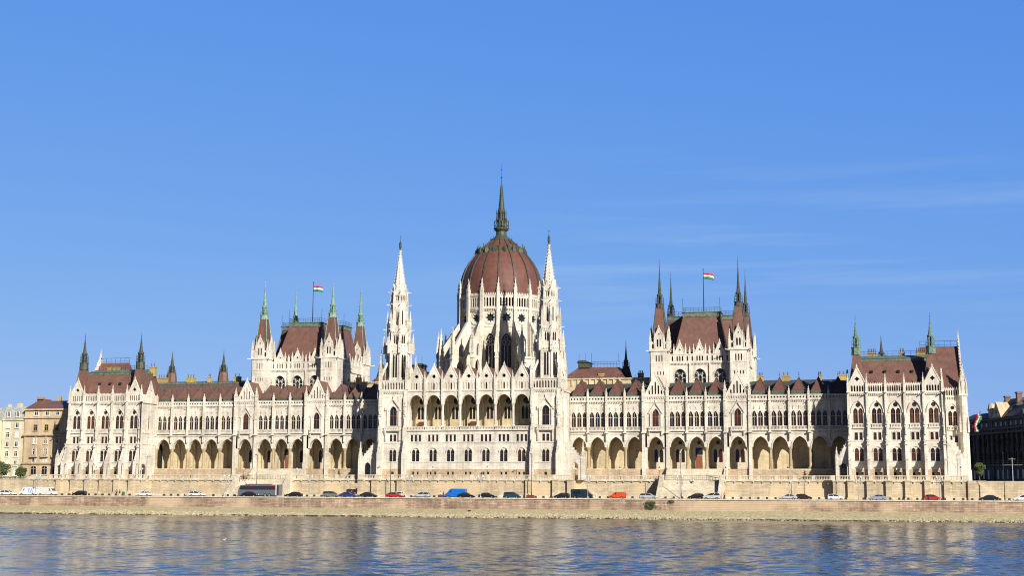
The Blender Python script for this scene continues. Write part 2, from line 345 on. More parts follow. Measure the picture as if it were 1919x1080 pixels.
def pavilion(s):
    T=Matrix.Translation((s*PC,0,0))@Matrix.Scale(s,4,(1,0,0))      # local x grows outward
    HW=11.72; b=MB(T); xs=[(i-2)*BP for i in range(5)]
    for cx in xs:
        holes=[door(cx-.64,14.86,1.12,17.9,18.8),door(cx+.64,14.86,1.12,17.9,18.8),circ(cx,19.62,.58,12),
               rect(cx-1.0,cx-.2,10.6,12.5),rect(cx+.2,cx+1.0,10.6,12.5),
               door(cx-.6,5.2,1.04,7.85,8.5),door(cx+.6,5.2,1.04,7.85,8.5),
               rect(cx-.95,cx-.35,1.6,2.35),rect(cx+.35,cx+.95,1.6,2.35)]
        b.slab(rect(cx-BP/2,cx+BP/2,.2,22.75),holes,0,.42,back=False,sides=False)
        b.ring(cx,17.6,3.2,3.1,.22,-.3,.02); b.ring(cx,7.6,2.4,1.25,.2,-.24,.02)
        for a,c in ((-1.08,-.98),(.98,1.08)): b.box(cx+a,cx+c,-.09,.01,10.5,12.62)
        b.box(cx-1.15,cx+1.15,-.12,.01,12.62,12.75)
        b.box(cx-.09,cx+.09,-.08,.2,14.86,18.2); b.box(cx-.07,cx+.07,-.06,.2,5.2,7.9)
        balus(b,cx-1.3,cx+1.3,-.28,13.8,14.68,7); b.box(cx-1.45,cx+1.45,-.42,.02,13.6,13.8)
        corbels(b,cx-1.9,cx+1.9,0,22.1,22.5,8,.34)
        string(b,cx-2,cx+2,0,10.28,10.42,.12); string(b,cx-2,cx+2,0,4.95,5.1,.14); string(b,cx-2,cx+2,0,13.3,13.42,.1)
        string(b,cx-2,cx+2,0,19.0,19.0+.001,.01)
    string(b,-HW-.2,HW+.2,0,22.48,22.8,.42)
    # parapet: louvred colonnade, gables over the end bays
    for i,cx in enumerate(xs):
        g=i in (0,4)
        n=5 if g else 7; sw=.36; st=(3.4 if g else 4.0)/n
        if g:
            sl=[door(cx+(k-2)*.68,23.1,.42,24.3,24.7,2) for k in range(5)]
            b.slab(rect(cx-2.0,cx+2.0,22.8,25.1),sl,-.3,.1)
            gable(b,cx,-.32,4.3,25.0,29.35,[foil(cx,26.35,.68)],.42,9)
        else:
            sl=[door(cx+(k-3)*.57,23.1,.38,24.35,24.72,2) for k in range(n)]
            b.slab(rect(cx-2.0,cx+2.0,22.8,25.0),sl,-.3,.05); merlons(b,cx-2,cx+2,-.3,25.0,9,.4)
    # inner side wall (faces the wing) and outer side wall
    for sx,ymax in ((-1,9.45),(1,16)):
        x=sx*HW; hs=[door(4.9,14.9,1.1,17.8,18.8),rect(4.5,5.3,10.6,12.4),door(2.4,.3,1.2,3.6,4.5),door(6.9,.3,1.2,3.6,4.5)]
        b.slab(rect(0,ymax,.2,22.8),hs,x,x-sx*.4,'x',back=False,sides=False)
        b.slab(rect(.1,ymax,22.8,25.0),[door(k*.62+.6,23.1,.34,24.35,24.72,2) for k in range(int((ymax-.8)/.62))],x+sx*.3,x-sx*.05,'x')
        b.box(min(x,x+sx*.4),max(x,x+sx*.4),0,ymax,22.48,22.8)
        b.slab([(2.6,25.0),(7.2,25.0),(4.9,29.2)],[foil(4.9,26.2,.5)],x+sx*.3,x-sx*.1,'x')
        for z0,z1 in ((10.28,10.42),(4.95,5.1),(13.55,13.8)): b.box(min(x,x+sx*.14),max(x,x+sx*.14),.01,ymax,z0,z1)
        for k in range(8):
            for q in (-1,1):
                f=(k+.5)/8; b.cbox(x+sx*.1,4.9+q*2.3*(1-f),25+4.2*f,25.35+4.2*f,.22)
    wall=b.build('end_pavilion','stone',palace)
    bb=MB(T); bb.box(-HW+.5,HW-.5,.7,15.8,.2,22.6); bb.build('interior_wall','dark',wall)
    q=MB(T)
    for cx in xs:
        h=[rect(cx-.96,cx-.34,1.59,2.36),rect(cx+.34,cx+.96,1.59,2.36)]
        q.slab(rect(cx-1.98,cx+1.98,.2,3.05),h,-.05,.0,sides=True)
    q.build('plinth','plinthb',wall)
    # glazing
    for cx in xs:
        X=s*(PC+cx)
        for p in (W_tw,W_sm,W_lw,W_sq): p.put(wall,(X,.2,0))
    for sx in (-1,1):
        X=s*(PC+sx*(HW-.36)); rz=PI/2 if sx*s>0 else -PI/2
        W_wg.put(wall,(X,4.9,0),rz); 
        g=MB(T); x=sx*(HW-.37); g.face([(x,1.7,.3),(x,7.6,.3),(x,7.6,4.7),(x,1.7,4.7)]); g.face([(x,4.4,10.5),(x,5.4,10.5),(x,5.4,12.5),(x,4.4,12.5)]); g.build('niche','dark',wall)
    # buttresses with passage arches and pinnacles
    for i in range(6):
        cx=(i-2.5)*BP; q=MB(T); w=.32
        out=[(0.05,.2),(-3.2,.2),(-3.2,5.3),(-2.6,5.8),(-1.1,9.2),(-1.1,10.6),(-.75,11.2),(-.75,17.2),(-.55,17.8),(-.55,22.8),(.05,22.8)]
        q.slab(out,[door(-1.75,.22,1.5,3.6,4.75)],cx-w,cx+w,'x')
        q.box(cx-.5,cx+.5,-3.6,.04,.2,.75); q.box(cx-.46,cx+.46,-1.5,.04,10.25,10.5); q.box(cx-.44,cx+.44,-3.4,-2.9,5.4,5.6)
        # statue under canopy
        q.frus(cx,-.95,11.9,13.6,.28,.2,6); q.frus(cx,-.95,13.6,14.0,.17,.12,6); q.pinn(cx,-.85,14.5,17.0,.45,False,.2)
        q.slab([(cx-.45,9.3),(cx+.45,9.3),(cx,10.9)],[],-1.45,-1.3)
        q.build('buttress','stone',wall)
        q=MB(T); q.pinn(cx,-.4,22.8,27.9,.62); q.cbox(cx,-.4,22.8,23.1,.85)
        q.bar((cx,-.7,22.6),(cx,-1.9,22.75),.18)
        q.build('pinnacle','stone',wall)
    # flying buttresses either side
    for sx in (-1,1):
        q=MB(T); x0=sx*(HW+.3); x1=sx*(HW+3.0); y=-.3
        out=[(x0,.2),(x1,.2),(x1,6.0),(x0,11.0)] if sx>0 else [(x1,.2),(x0,.2),(x0,11.0),(x1,6.0)]
        q.slab(out,[door((x0+x1)/2,.25,1.7,3.6,4.6)],y-.35,y+.35)
        q.cbox(x1+sx*.35,y,.2,6.3,.9); q.pinn(x1+sx*.35,y,6.3,8.9,.7,True,.15)
        for k in range(6): q.cbox(x0+(x1-x0)*(k+.5)/6,y,11-5*(k+.5)/6,11.4-5*(k+.5)/6,.3)
        q.build('flying_buttress','stone',wall)
    # roof: steep mansard between two corner caps
    r=MB(T); rm='tileb' if s<0 else 'tile'
    x0,x1=-HW+.8,HW-.8; y0,y1=1.0,15.0; X0,X1=-9.9,9.9; Y0,Y1=6.2,11; zt=31.6; zb=23.6
    A=[(x0,y0,zb),(x1,y0,zb),(x1,y1,zb),(x0,y1,zb)]; B=[(X0,Y0,zt),(X1,Y0,zt),(X1,Y1,zt),(X0,Y1,zt)]
    for k in range(4): r.face([A[k],A[(k+1)%4],B[(k+1)%4],B[k]])
    r.face(A)
    for k in range(4):
        cx=-5.6+k*3.4; r.m=1; r.box(cx-.3,cx+.3,3.55,4.6,28.2,28.85)
    roof=r.build('roof',[rm,'dark'],wall)
    r=MB(T); r.box(X0-.15,X1+.15,Y0-.15,Y1,zt-.1,zt+.5); 
    i=[(X0-.3,Y0-.3,zt+.5),(X1+.3,Y0-.3,zt+.5),(X1-1,Y1-2.4,zt+1.5),(X0+1,Y1-2.4,zt+1.5)]
    r.face(i); r.face([(X0-.3,Y0-.3,zt+.5),(X0+1,Y1-2.4,zt+1.5),(X0+1,Y1,zt+.5)]); r.face([(X1+.3,Y0-.3,zt+.5),(X1-1,Y1-2.4,zt+1.5),(X1-1,Y1,zt+.5)])
    r.build('roof_capping','verd',wall)
    q=MB(T)
    for k in range(13):
        x=X0+1+k*(X1-X0-2)/12; q.bar((x,8,zt+1),(x,8,zt+2.6),.06)
    q.bar((X0+1,8,zt+2.6),(X1-1,8,zt+2.6),.07); q.bar((X0+1,8,zt+2.),(X1-1,8,zt+2.),.05)
    q.build('roof_railing','iron',wall)
    for sx in (-1,1):
        cx=sx*9.37; cy=2.55
        q=MB(T); q.frus(cx,cy,24.2,32.9,3.0,1.35,4,PI/4); q.build('spire_base',rm,wall)
        sp=lantern_spire(wall,s*(PC+cx),cy,32.8,34.7,37.6,43.9,1.36,1.15,'copper' if s<0 else 'patina2')
    # chimneys
    for cx,cy,w,n in ([(-9.2,9.5,1.3,2),(-5.4,9.5,2.2,5),(2.3,9.5,1.3,2),(7.4,9.2,3.0,6)] if s>0 else [(-9.5,10,2.0,2),(3.4,9.5,3.8,1)]):
        q=MB(T); q.box(cx-w/2,cx+w/2,cy-.6,cy+.6,31,33.9); q.box(cx-w/2-.12,cx+w/2+.12,cy-.7,cy+.7,33.7,34.0)
        q.m=1
        for k in range(n): q.frus(cx-w/2+w*(k+.5)/n,cy,34.0,35.1,.14,.11,6)
        q.build('chimney',['chim','pot'],wall)
    # gabled cross block behind the outer bays, gable end facing outwards
    b=MB(T); X0=11.9; X1=17.9
    cx=14.9; hs=[door(cx-.62,14.86,1.0,17.9,18.78),door(cx+.62,14.86,1.0,17.9,18.78),circ(cx,19.6,.5,12),rect(cx-1.1,cx-.3,10.4,12.2),rect(cx+.3,cx+1.1,10.4,12.2)]
    b.slab(rect(X0,X1,.2,22.6),hs,16,16.4,back=False,sides=False); b.ring(cx,17.6,3.2,3.1,.16,15.86,16.02)
    b.slab(rect(X0,X1,22.6,24.7),[door(X0+.55+k*.6,22.9,.34,24.0,24.4,2) for k in range(9)],15.7,16.0); merlons(b,X0,X1,15.7,24.7,12,.4)
    string(b,X0,X1,16,22.3,22.6,.4); corbels(b,X0,X1,16,21.9,22.3,10,.3); balus(b,cx-1.3,cx+1.3,15.75,13.7,14.6,7)
    # gable end wall in the outer plane
    b.slab([(16,.2),(36,.2),(36,24),(26,38.2),(16,24)],[door(y,14.8,1.6,18,19.6) for y in (19.5,24,28,32.5)],X1,X1-.5,'x')
    for q in (-1,1):
        b.bar((X1-.2,26+q*10.2,24.2),(X1-.2,26,38.6),.5,.4)
        for k in range(16):
            f=(k+.5)/16; b.cbox(X1-.1,26+q*10.2*(1-f),24.5+14.3*f,25.0+14.3*f,.32)
    b.pinn(X1-.2,26,38.2,41.6,.5,True,.2)
    # corner turret
    b.lathe(X1-.2,15.4,[(1.5,.2),(1.5,3.0),(1.3,3.2),(1.2,13),(1.25,13.2),(1.1,13.4),(1.05,22.4),(1.35,22.7),(1.3,23.1),(1.0,23.3),(.9,26.5)],8)
    b.pinn(X1-.2,15.4,26.3,31.5,1.1,True,.3)
    for a in range(4):
        q=a*PI/2+PI/4; b.pinn(X1-.2+1.2*math.cos(q),15.4+1.2*math.sin(q),22.8,27.6,.45); b.pinn(X1-.2+1.45*math.cos(q),15.4+1.45*math.sin(q),13,18.4,.5)
    o=b.build('gable_end_block','stone',wall)
    W_tw.put(wall,(s*(PC+cx),16.2,0)); W_sm.put(wall,(s*(PC+cx),16.2,0))
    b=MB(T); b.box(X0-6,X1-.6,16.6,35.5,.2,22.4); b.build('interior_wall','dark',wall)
    # raked stair wall with door arch beside the pavilion
    b=MB(T); b.slab([(11.8,.2),(17.3,.2),(17.3,6.4),(16.6,6.6),(12.6,12.4),(11.8,12.4)],[door(14.4,.25,1.7,4.0,5.2)],7.6,8.2)
    for k in range(7): b.cbox(12.8+k*.62,7.9,11.9-k*.86,12.5-k*.86,.45)
    b.box(12,17.4,7.9,16,.2,.9); b.pinn(17.0,7.9,6.2,9.0,.7)
    b.face([(13.4,8.25,.2),(15.4,8.25,.2),(15.4,8.25,5.3),(13.4,8.25,5.3)])
    b.build('raked_wall','stone',wall)
    r=MB(T); zR=37.0
    r.face([(5.5,15.8,23.9),(X1-.4,15.8,23.9),(X1-.4,26,zR),(7.5,26,zR)]); r.face([(5.5,36,23.9),(X1-.4,36,23.9),(X1-.4,26,zR),(7.5,26,zR)]); r.face([(5.5,15.8,23.9),(7.5,26,zR),(5.5,36,23.9)])
    r.build('ridge_roof',rm,wall)
    q=MB(T); 
    for z in (.5,1.5): q.bar((7.5,26,zR+z),(X1-.6,26,zR+z),.09)
    for k in range(7): x=7.5+k*(X1-8.1)/6; q.bar((x,26,zR),(x,26,zR+1.5),.06)
    q.build('roof_railing','iron',wall)
    # long low ranges behind, with green-capped mansards
    dz=-.3 if s<0 else -2.6
    r=MB(T); r.box(-40,5.5,22,40,.2,24); r.build('rear_range','stone2',wall)
    r=MB(T); A=[(-41,21.5,24),(5,21.5,24),(5,40,24),(-41,40,24)]; B=[(-39,26,30.2+dz),(3,26,30.2+dz),(3,37,30.2+dz),(-39,37,30.2+dz)]
    for k in range(4): r.face([A[k],A[(k+1)%4],B[(k+1)%4],B[k]])
    r.build('rear_roof','leadb' if s<0 else 'lead',wall)
    r=MB(T); r.box(-39.2,3.2,25.8,37.2,30.1+dz,30.6+dz); r.face([(-39,25.8,30.6+dz),(3,25.8,30.6+dz),(1,31,31.4+dz),(-36,31,31.4+dz)]); r.build('rear_capping','lead' if s>0 else 'verd',wall)
    for cx,w in ((-3.5,3.2),(-13.2,2.8),(-19.6,.9),(-29,2.2),(-36,1.6)):
        q=MB(T); q.box(cx-w/2,cx+w/2,27,28.2,27,32.3+dz); q.box(cx-w/2-.1,cx+w/2+.1,26.9,28.3,32.1+dz,32.4+dz); q.m=1
        for k in range(max(2,int(w*1.3))): q.frus(cx-w/2+w*(k+.5)/max(2,int(w*1.3)),27.6,32.4+dz,33.4+dz,.15,.12,6)
        q.build('chimney',['chim','pot'],wall)
    for cx in ((-2.65,-20.6) if s<0 else (-2.65,)):
        q=MB(T); q.frus(cx,35,29.5,34.4,2.0,1.35,8); q.build('spire_base','tileb',wall)
        lantern_spire(wall,s*(PC+cx) if s<0 else s*(PC+cx),35,31.5,34.2,36.4,41.6,1.5,1.2,'copper')
    return wall
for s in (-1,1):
    w_=pavilion(s); q=MB(); X=-100.9 if s<0 else 125.1; q.bar((X,-.75,.2),(X,-.75,22.4),.22); q.box(X-.25,X+.25,-1.0,-.5,22.3,22.8); q.build('corner_bar','iron',w_)  # thin dark upright bar with a box head at a pavilion corner

# ---- wings: arcade below, lancet gallery above, hipped dormers
WB=5.17; YW=9.4
INNER=[43.64-k*WB for k in range(4)][::-1]; MID=[55.56+k*WB for k in range(3)]; OUTER=[77.85+k*WB for k in range(5)]
COLP=None
def wing(s):
    T=Matrix.Scale(s,4,(1,0,0)); b=MB(T)
    bays=[(c,WB,0) for c in INNER+MID+OUTER]+[(49.6,6.75,1),(71.88,6.77,1)]
    bays.sort()
    for cx,w,g in bays:
        x0,x1=cx-w/2,cx+w/2
        hole=arc(cx,9.2,4.1,2.86,8)
        out=[(x0,13.0),(x0,9.2)]+[(p[0],p[1]) for p in reversed(hole)]+[(x1,9.2),(x1,13.0)]
        b.slab(out,[],YW,YW+.95)
        b.ring(cx,9.2,4.1,2.86,.3,YW-.16,YW+.02)
        yw=YW
        if not g:
            hs=[door(cx+d,14.85,1.1,17.9,18.95) for d in (-1.57,0,1.57)]
            b.slab(rect(x0,x1,13.0,21.95),hs,YW,YW+.4,back=False,sides=False)
            for d in (-1.57,0,1.57):
                b.ring(cx+d,17.9,1.1,1.1,.12,YW-.12,YW+.02,n=4); b.cbox(cx+d,YW-.1,19.4,20.35,.13); b.cbox(cx+d,YW-.1,19.9,20.05,.3,.15)
            for d in (-.785,.785): b.frus(cx+d,YW-.1,14.8,18.0,.11,.11,6); b.cbox(cx+d,YW-.1,17.9,18.15,.34,.25)
            balus(b,x0+.35,x1-.35,YW-.3,13.85,14.78,12); b.box(x0,x1,YW-.5,YW+.02,13.55,13.85)
            b.slab(rect(x0,x1,21.95,23.15),[foil(x0+.5+k*(w-1.)/5,22.55,.33,4) for k in range(6)],YW-.32,YW-.08)
            b.box(x0,x1,YW-.42,YW-.02,23.1,23.25)
            string(b,x0,x1,YW,21.7,21.98,.42); corbels(b,x0,x1,YW,21.3,21.7,11,.22); string(b,x0,x1,YW,12.85,13.05,.2)
        else:
            yw=YW-.7
            b.slab(rect(cx-2.95,cx+2.95,13.0,23.1),[door(cx,14.8,1.75,18.2,19.5)],yw,yw+.4,back=False)
            b.box(cx-2.95,cx-2.4,yw,YW+.1,3.3,13); b.box(cx+2.4,cx+2.95,yw,YW+.1,3.3,13)
            b.ring(cx,9.2,4.1,2.86,.3,yw-.1,YW+.02)
            b.slab([(cx-2.95,13.0),(cx-2.95,9.2)]+[(p[0],p[1]) for p in reversed(arc(cx,9.2,4.4,3.0,8))]+[(cx+2.95,9.2),(cx+2.95,13.0)],[],yw,YW-.02)
            b.ring(cx,18.2,1.95,1.5,.2,yw-.2,yw+.02); 
            for q in (-1,1): b.bar((cx+q*1.9,yw-.25,18.4),(cx,yw-.25,21.4),.25,.2); b.frus(cx+q*1.45,yw-.2,14.7,18.4,.16,.16,6); b.cbox(cx+q*1.7,yw-.2,12.4,14,.3,.6)
            b.cbox(cx,yw-.2,21.2,22,.2)
            b.box(cx-1.9,cx+1.9,yw-.75,yw+.02,13.5,13.8); balus(b,cx-1.9,cx+1.9,yw-.65,13.8,14.78,9)
            string(b,cx-3.1,cx+3.1,yw,22.9,23.3,.3); corbels(b,cx-2.9,cx+2.9,yw,22.4,22.9,9,.2); string(b,cx-3,cx+3,yw,21.4,21.6,.12)
            sl=[door(cx+d,23.7,.42,t-.4,t,2) for d,t in ((-1.7,24.8),(-.85,26.2),(0,27.2),(.85,26.2),(1.7,24.8))]
            gable(b,cx,yw,5.9,23.3,29.3,sl,.45,11)
    # ends
    b.slab(rect(9.4,24,.2,23.1),[],25.5,25.6,'x')
    wall=b.build('wing','stone',palace)
    # buttress strips with pinnacles
    edges=sorted(set([round(INNER[0]-WB/2,2)]+[round(c+WB/2,2) for c in INNER[:3]]+[round(MID[0]+WB/2,2),round(MID[1]+WB/2,2)]+[round(c+WB/2,2) for c in OUTER]))
    gedges=[49.6-3.3,49.6+3.3,71.88-3.3,71.88+3.3]
    for e in edges[1:]+gedges:
        q=MB(T); y=YW-.35; g=e in gedges; w=.85 if g else .6; y=y-.45 if g else y
        if g: q.box(e-.42,e+.42,YW-1.15,YW+.1,.2,22.9)
        else:
            q.slab([(YW+.05,10.6),(YW-.25,11.3),(YW-.45,12.6),(YW-.72,13.4),(YW-.72,22.9),(YW+.05,22.9)],[],e-.29,e+.29,'x')
            q.frus(e,YW-.62,11.0,12.6,.24,.2,6); q.frus(e,YW-.62,12.6,12.95,.15,.1,6)
        q.cbox(e,y-.25,13.0,13.3,w+.35); q.slab([(e-w*.6,17.6),(e+w*.6,17.6),(e,18.8)],[],y-.5,y-.3)
        q.pinn(e,y-.05,22.9,25.6 if not g else 27.3,w*.95,True,.35)
        q.bar((e,YW-.7,21.6),(e,YW-1.7,21.75),.14)
        q.build('pinnacle_buttress','stone',wall)
    # arcade columns
    global COLP
    if COLP is None:
        c=MB(); c.lathe(0,0,[(.66,0),(.66,.3),(.56,.45),(.44,.65),(.42,5.1),(.48,5.2),(.62,5.6),(.64,5.9),(.001,5.9)],8)
        COLP=Proto('arcade_column',c,['column'])
    for e in edges: COLP.put(wall,(s*e,YW+.42,3.3))
    for e in gedges: COLP.put(wall,(s*(e+(.5 if e in(gedges[0],gedges[2]) else -.5)),YW+.42,3.3))
    # arcade interior
    a=MB(T); x0,x1=25.6,101.2; yb=14.5
    a.face([(x0,yb,3.3),(x1,yb,3.3),(x1,yb,12.9),(x0,yb,12.9)]); a.face([(x0,YW+.9,12.85),(x1,YW+.9,12.85),(x1,yb,12.85),(x0,yb,12.85)])
    for e in edges+gedges:
        ar=arc((YW+yb)/2+.3,8.6,4.0,2.6,6)
        a.slab([(YW+.5,12.84),(YW+.5,8.6)]+[p for p in reversed(ar)]+[(yb-.01,8.6),(yb-.01,12.84)],[],e-.25,e+.25,'x')
        a.box(e-.3,e+.3,yb-.28,yb,3.3,8.7); a.cbox(e,yb-.2,8.4,8.8,.8,.5)
    for cx,w,g in bays: a.ring(cx,8.9,3.6,2.6,.2,yb-.1,yb,n=5); 
    a.build('arcade_vault','loggia',wall)
    f=MB(T); f.box(x0,x1,YW-.45,yb,.2,3.3); f.build('arcade_plinth','plinthb',wall)
    f=MB(T); f.box(x0,46.1,YW-.55,YW-.3,3.06,3.34); f.box(53.1,68.3,YW-.55,YW-.3,3.06,3.34); f.box(75.4,x1,YW-.55,YW-.3,3.06,3.34)
    for k in range(9): f.box(53.2,68.3,YW-.6-.42*(k+1),YW-.58-.42*k,.2,3.2-.33*k)
    for x in (53.0,68.5): f.slab([(YW-.5,.2),(YW-5,.2),(YW-5,1.2),(YW-4.4,1.3),(YW-.5,4.2)],[],x-.35,x+.35,'x')
    f.build('arcade_steps','stone2',wall)
    # doors / windows seen at the back of the arcade
    for k,cx in enumerate([49.6]+MID+[71.88]):
        d=MB(); y=yb-.14
        if k==2: d.box(-.85,.85,y-.05,y,3.35,7.0); d.m=1; d.box(-.95,.95,y-.03,y+.01,7.2,9.2)
        else:
            d.m=1; d.slab(door(-.75,5.3,.95,8.0,8.9,3),[],y-.03,y); d.slab(door(.75,5.3,.95,8.0,8.9,3),[],y-.03,y)
        d.m=2; d.slab(door(0,3.32,3.4,8.3,10.1,5),[door(-.75,5.2,1.0,8.0,8.95,3),door(.75,5.2,1.0,8.0,8.95,3)] if k!=2 else [rect(-.9,.9,3.33,7.05),rect(-1.,1.,7.2,9.2)],y-.12,y)
        d.m=1; d.slab(circ(0,10.6,.5,8),[],y-.1,y-.04)
        o=d.build('arcade_door' if k==2 else 'arcade_window',['wood','win','stone2'],wall); o.location=(s*cx,0,0)
    # glazing of the gallery
    for cx,w,g in bays:
        if g: W_gb.put(wall,(s*cx,YW-.7+.22,0))
        else:
            for d in (-1.57,0,1.57): W_wg.put(wall,(s*(cx+d),YW+.2,0))
    # roof
    r=MB(T); r.face([(25.5,YW+.6,23.3),(101.2,YW+.6,23.3),(101.2,13.2,23.9),(25.5,13.2,23.9)]); r.face([(25.5,13.2,23.9),(101.2,13.2,23.9),(101.2,19.2,27.5),(25.5,19.2,27.5)]); r.face([(25.5,19.2,27.5),(101.2,19.2,27.5),(101.2,24,27.4),(25.5,24,27.4)])
    wr=r.build('roof','lead' if s>0 else 'leadb',wall)  # left wing: dark roof colour stands in for shadow between the dormers
    for cx,w,g in bays:
        r=MB(T)
        if g:
            r.face([(cx-2.9,YW-.2,23.3),(cx,YW-.2,29.0),(cx,17,29.0),(cx-2.9,17,23.3)]); r.face([(cx+2.9,YW-.2,23.3),(cx,YW-.2,29.0),(cx,17,29.0),(cx+2.9,17,23.3)]); r.face([(cx-2.9,17,23.3),(cx+2.9,17,23.3),(cx,17,29.0)])
            r.build('gable_roof','tileb',wall)
        else:
            hw=1.95; y0=YW+.55; zb=23.3; zt=28.1; ya=12.6
            r.face([(cx-hw,y0,zb+.9),(cx+hw,y0,zb+.9),(cx,ya,zt)])
            for q in (-1,1): r.face([(cx+q*hw,y0,zb+.9),(cx,ya,zt),(cx,20,zt),(cx+q*hw,17,zb+.3)])
            r.m=1; r.box(cx-hw-.1,cx+hw+.1,y0-.08,y0+.6,zb-.6,zb+.9)
            r.m=2; r.bar((cx,ya,zt),(cx,ya,zt+1.5),.07); r.cbox(cx,ya,zt+.5,zt+.75,.3,.1); r.cbox(cx,ya,zt+1.1,zt+1.2,.3,.07)
            r.bar((cx-hw,y0,zb+.95),(cx,ya,zt+.05),.14); r.bar((cx+hw,y0,zb+.95),(cx,ya,zt+.05),.14)
            r.build('hipped_dormer',['tiled' if s>0 else 'tile','lead2','copper'],wall)
    return wall
for s in (-1,1): wing(s)
# ------------------------------------------------------------------ central block with loggia
CB=5.01; YC=-4.1
def central():
    b=MB(); xs=[(i-3)*CB for i in range(7)]; x0,x1=-17.9,17.9
    for cx in xs:
        a,c=cx-CB/2,cx+CB/2
        hs=[rect(cx+d-.33,cx+d+.33,10.55,12.4) for d in (-1.15,0,1.15)]+[door(cx-.56,5.1,.98,7.6,8.35),door(cx+.56,5.1,.98,7.6,8.35)]+[rect(cx-.95,cx-.35,1.45,2.3),rect(cx+.35,cx+.95,1.45,2.3)]
        b.slab(rect(a,c,.2,13.6),hs,YC,YC+.4,back=False,sides=False)
        b.ring(cx,7.6,2.3,1.2,.2,YC-.24,YC+.02); b.cbox(cx,YC-.02,5.1,7.8,.16,.12)
        b.box(cx-1.5,cx+1.5,YC-.1,YC+.01,12.42,12.52); b.box(cx-1.5,cx+1.5,YC-.1,YC+.01,10.42,10.54)
        # loggia arch and the wall over it
        hole=arc(cx,21.0,4.0,2.35,8)
        b.slab([(a,24.4),(a,21.0)]+[p for p in reversed(hole)]+[(c,21.0),(c,24.4)],[],YC,YC+.8)
        b.ring(cx,21.0,4.0,2.35,.24,YC-.14,YC+.02)
        balus(b,a+.1,c-.1,YC-.15,13.75,14.7,11); b.box(a,c,YC-.4,YC+.02,13.45,13.75)
        string(b,a,c,YC,24.3,24.55,.22); string(b,a,c,YC,10.15,10.3,.12); string(b,a,c,YC,4.72,4.9,.14); string(b,a,c,YC,9.9,9.98,.06)
        sl=[door(cx+d,24.85,.5,26.3,26.8,2) for d in (-1.6,-.8,0,.8,1.6)]
        b.slab([(a+.05,24.5),(c-.05,24.5),(c-.05,27.1),(a+.05,27.1)],sl,YC-.05,YC+.3)
        gable(b,cx,YC-.08,4.7,27.1,31.5,[foil(cx,28.45,.66,6)],.42,9)
    for i in range(8):
        e=(i-3.5)*CB
        if 0<i<7:
            b.slab([(YC+.03,20.2),(YC-.4,21.2),(YC-.55,22.6),(YC-.55,26.8),(YC+.03,26.8)],[],e-.26,e+.26,'x'); b.frus(e,YC-.5,20.6,22.2,.22,.16,6)
            b.cbox(e,YC-.3,23.0,23.3,.7,.6)
    wall=b.build('central_block','stone',palace)
    q=MB()
    for cx in xs:
        a,c=cx-CB/2,cx+CB/2
        q.slab(rect(a,c,.2,3.0),[rect(cx-.96,cx-.34,1.44,2.31),rect(cx+.34,cx+.96,1.44,2.31)],YC-.06,YC-.003)
    q.build('plinth','plinthb',wall)
    cp=MB(); cp.lathe(0,0,[(.62,0),(.62,.3),(.5,.45),(.36,.6),(.34,6.0),(.4,6.1),(.6,6.5),(.62,6.6)],8)
    CP=Proto('loggia_column',cp,['stone']); pn=MB(); pn.pinn(0,0,0,3.2,.5,True,.25); PN=Proto('pinnacle',pn,['stone'])
    for i in range(8):
        e=(i-3.5)*CB; CP.put(wall,(e,YC+.4,14.45))
        if 0<i<7: PN.put(wall,(e,YC-.35,26.8))
    a=MB(); yb=1.6
    a.slab(rect(x0,x1,14.4,24.2),[door(x+d,16.9,.8,19.6,20.5,3) for x in xs for d in (-1.0,0,1.0)]+[circ(x,22.0,1.0,12) for x in xs],yb,yb+.3,back=False,sides=False)
    a.face([(x0,YC+.7,24.2),(x1,YC+.7,24.2),(x1,yb,24.2),(x0,yb,24.2)])
    for i in range(1,7):
        e=(i-3.5)*CB
        a.slab([(YC+.5,24.19),(YC+.5,21.2)]+[p for p in reversed(arc(-1.2,21.2,4.2,2.2,6))]+[(yb-.01,21.2),(yb-.01,24.19)],[],e-.2,e+.2,'x'); a.box(e-.3,e+.3,yb-.3,yb,14.4,21.3)
    for x in xs: a.ring(x,20.8,3.4,2.4,.2,yb-.1,yb,n=5)
    a.build('loggia_vault','loggia',wall)
    g=MB(); g.face([(x0,yb+.25,16),(x1,yb+.25,16),(x1,yb+.25,23),(x0,yb+.25,23)]); g.build('loggia_glazing','win',wall)
    f=MB(); f.box(x0,x1,YC+.5,yb,13.4,14.4); f.build('loggia_floor','stone2',wall)
    for k in (0,3):
        d=MB(); d.box(xs[k]-.8,xs[k]+.8,yb-1.0,yb-.5,14.4,16.1); d.box(xs[k]-.9,xs[k]+.9,yb-1.05,yb-.45,16.1,16.2); d.build('wooden_booth','booth',wall)
    for cx in xs:
        W_cs.put(wall,(cx,YC+.2,0)); W_lw.put(wall,(cx,YC+.2,0)); W_sq.put(wall,(cx,YC+.2,0))
    sl=winproto('slit_window',[(-.25,.25,24.8,26.8)],'win')
    for cx in xs: sl.put(wall,(cx,YC+.31,0))
    bt=MB(); bt.box(-17.8,17.8,YC+.75,20,24.3,24.8); 
    for cx in xs:
        for a_,c_ in ((-2.1,-.3),(.3,2.1)): bt.box(cx+a_,cx+c_,YC+.08,YC+.29,24.56,27.05) 
    bt.build('attic','stone2',wall)
    bd=MB(); bd.box(-17.8,17.8,2.2,22,.2,24.2); bd.build('interior_wall','dark',wall)
